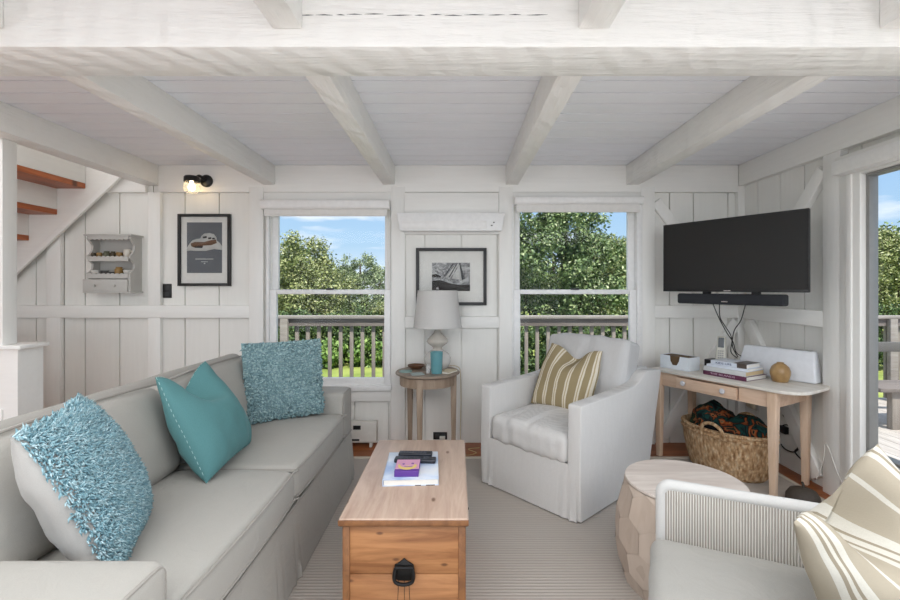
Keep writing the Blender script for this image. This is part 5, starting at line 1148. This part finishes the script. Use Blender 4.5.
pot('dark brown pottery cup, leftmost on the upper row of the wall shelf', 'cup', 'pottery_cup', 92.8, z1_, 0.020, 0.036, 'pottery_dark'); pot('brown pottery cup, second from left on the upper row of the wall shelf', 'cup', 'pottery_cup', 99.0, z1_, 0.021, 0.040, 'pottery_ochre'); pot('grey green pottery jar, third from left on the upper row of the wall shelf', 'jar', 'pottery_jar', 106.2, z1_, 0.024, 0.052, 'pottery_green', 'jar')
pot('dark pottery jar in the middle of the upper row of the wall shelf', 'jar', 'pottery_jar', 112.6, z1_, 0.019, 0.050, 'pottery_dark', 'jar'); pot('ochre pottery cup beside the white mug on the upper row', 'cup', 'pottery_cup', 119.0, z1_, 0.024, 0.042, 'pottery_ochre')
o = pot('white mug with a handle at the right end of the upper row', 'mug', 'mug', 127.0, z1_, 0.028, 0.066, 'mug_cream'); b = new(); tube(b, spline([(0.026, -0.004, 0.054), (0.044, -0.006, 0.05), (0.046, -0.006, 0.025), (0.024, -0.004, 0.016)], 5), 0.004, 6); obj('handle', b, 'mug_cream', o, 60)
pot('small white bowl at the left end of the lower row of the wall shelf', 'bowl', 'bowl', 95.2, z2_, 0.034, 0.036, 'porcelain', 'bowl'); pot('dark grey pottery bowl beside the left white bowl on the lower row', 'bowl', 'bowl', 104.2, z2_, 0.028, 0.034, 'pottery_grey', 'bowl'); pot('flat dark grey dish in the middle of the lower row of the wall shelf', 'dish', 'dish', 111.4, z2_, 0.026, 0.022, 'pottery_grey', 'bowl')
pot('ochre and dark brown jar on the lower row of the wall shelf', 'jar', 'pottery_jar', 118.6, z2_, 0.030, 0.062, 'pottery_ochre', 'jar'); pot('small white bowl at the right end of the lower row of the wall shelf', 'bowl', 'bowl', 127.8, z2_, 0.036, 0.036, 'porcelain', 'bowl')

# wall sconce
sc = thing('wall_sconce', 'black wall sconce with a lit clear globe above the car poster', 'lamp', ((207-457)*3.66/450, YB, 2.13)); sx_, sz_ = (207-457)*3.66/450, 1.28+(287-180)*3.62/450
b = new(); lathe(b, [(0.0, 0.0), (0.050, 0.0), (0.050, 0.012), (0.040, 0.022), (0.0, 0.024)], 28, cap=False); b.transform(Matrix.Translation((sx_, YB-0.001, sz_)) @ Matrix.Rotation(PI/2, 4, 'X')); obj('back_plate', b, 'frame_black', sc, 60, world=True)
bx_, by_, bz_ = sx_-0.062, YB-0.105, sz_-0.062
b = new(); tube(b, spline([(sx_, YB-0.022, sz_), (sx_-0.02, YB-0.07, sz_+0.025), (bx_+0.02, by_, bz_+0.075)], 5), 0.010, 8); lathe(b, [(0.0, 0.095), (0.050, 0.092), (0.056, 0.082), (0.056, 0.050), (0.050, 0.048), (0.050, 0.082), (0.0, 0.085)], 28, (bx_, by_), cap=False); 
for v in b.verts: pass
o = obj('socket', (lambda bb: (tube(bb, spline([(sx_, YB-0.022, sz_), (sx_-0.02, YB-0.07, sz_+0.025), (bx_+0.03, by_, bz_+0.06)], 5), 0.012, 8), lathe(bb, [(0.0, bz_+0.078), (0.048, bz_+0.076), (0.056, bz_+0.066), (0.057, bz_+0.030), (0.050, bz_+0.030), (0.049, bz_+0.064), (0.0, bz_+0.066)], 28, (bx_, by_), cap=False), bb)[2])(new()), 'frame_black', sc, 60, world=True); b.free()
b = new(); lathe(b, [(0.040, bz_+0.034), (0.058, bz_+0.010), (0.062, bz_-0.012), (0.054, bz_-0.040), (0.030, bz_-0.058), (0.0, bz_-0.063)], 28, (bx_, by_), cap=False); obj('glass_globe', b, 'bulb_glass', sc, 60, world=True)
b = new(); lathe(b, [(0.0, bz_-0.042), (0.018, bz_-0.036), (0.027, bz_-0.018), (0.025, bz_), (0.013, bz_+0.022), (0.012, bz_+0.062)], 20, (bx_, by_), cap=False); obj('bulb', b, 'filament', sc, 60, world=True)

# ------------------------------------------------------------------ groups of repeats
for o in bpy.data.objects:
    if o.parent is None and 'category' in o and 'group' not in o:
        k = o.name.split('.')[0]
        g = {'roller_shade': 'roller shades over the windows and door', 'bushy_tree': 'trees beyond the deck', 'oak_tree': 'trees beyond the deck', 'shrub': 'shrubs along the lawn', 'remote_control': 'remotes on the pale book',
             'coaster': 'coasters on the round table', 'drinking_glass': 'glasses on the round table', 'framed_picture': 'framed pictures on the far wall', 'wall_outlet': 'wall outlets'}.get(k)
        if k == 'throw_pillow': g = 'pillows on the sofa' if 'sofa' in o['label'] else 'striped pillows on the armchairs'
        if g: o['group'] = g
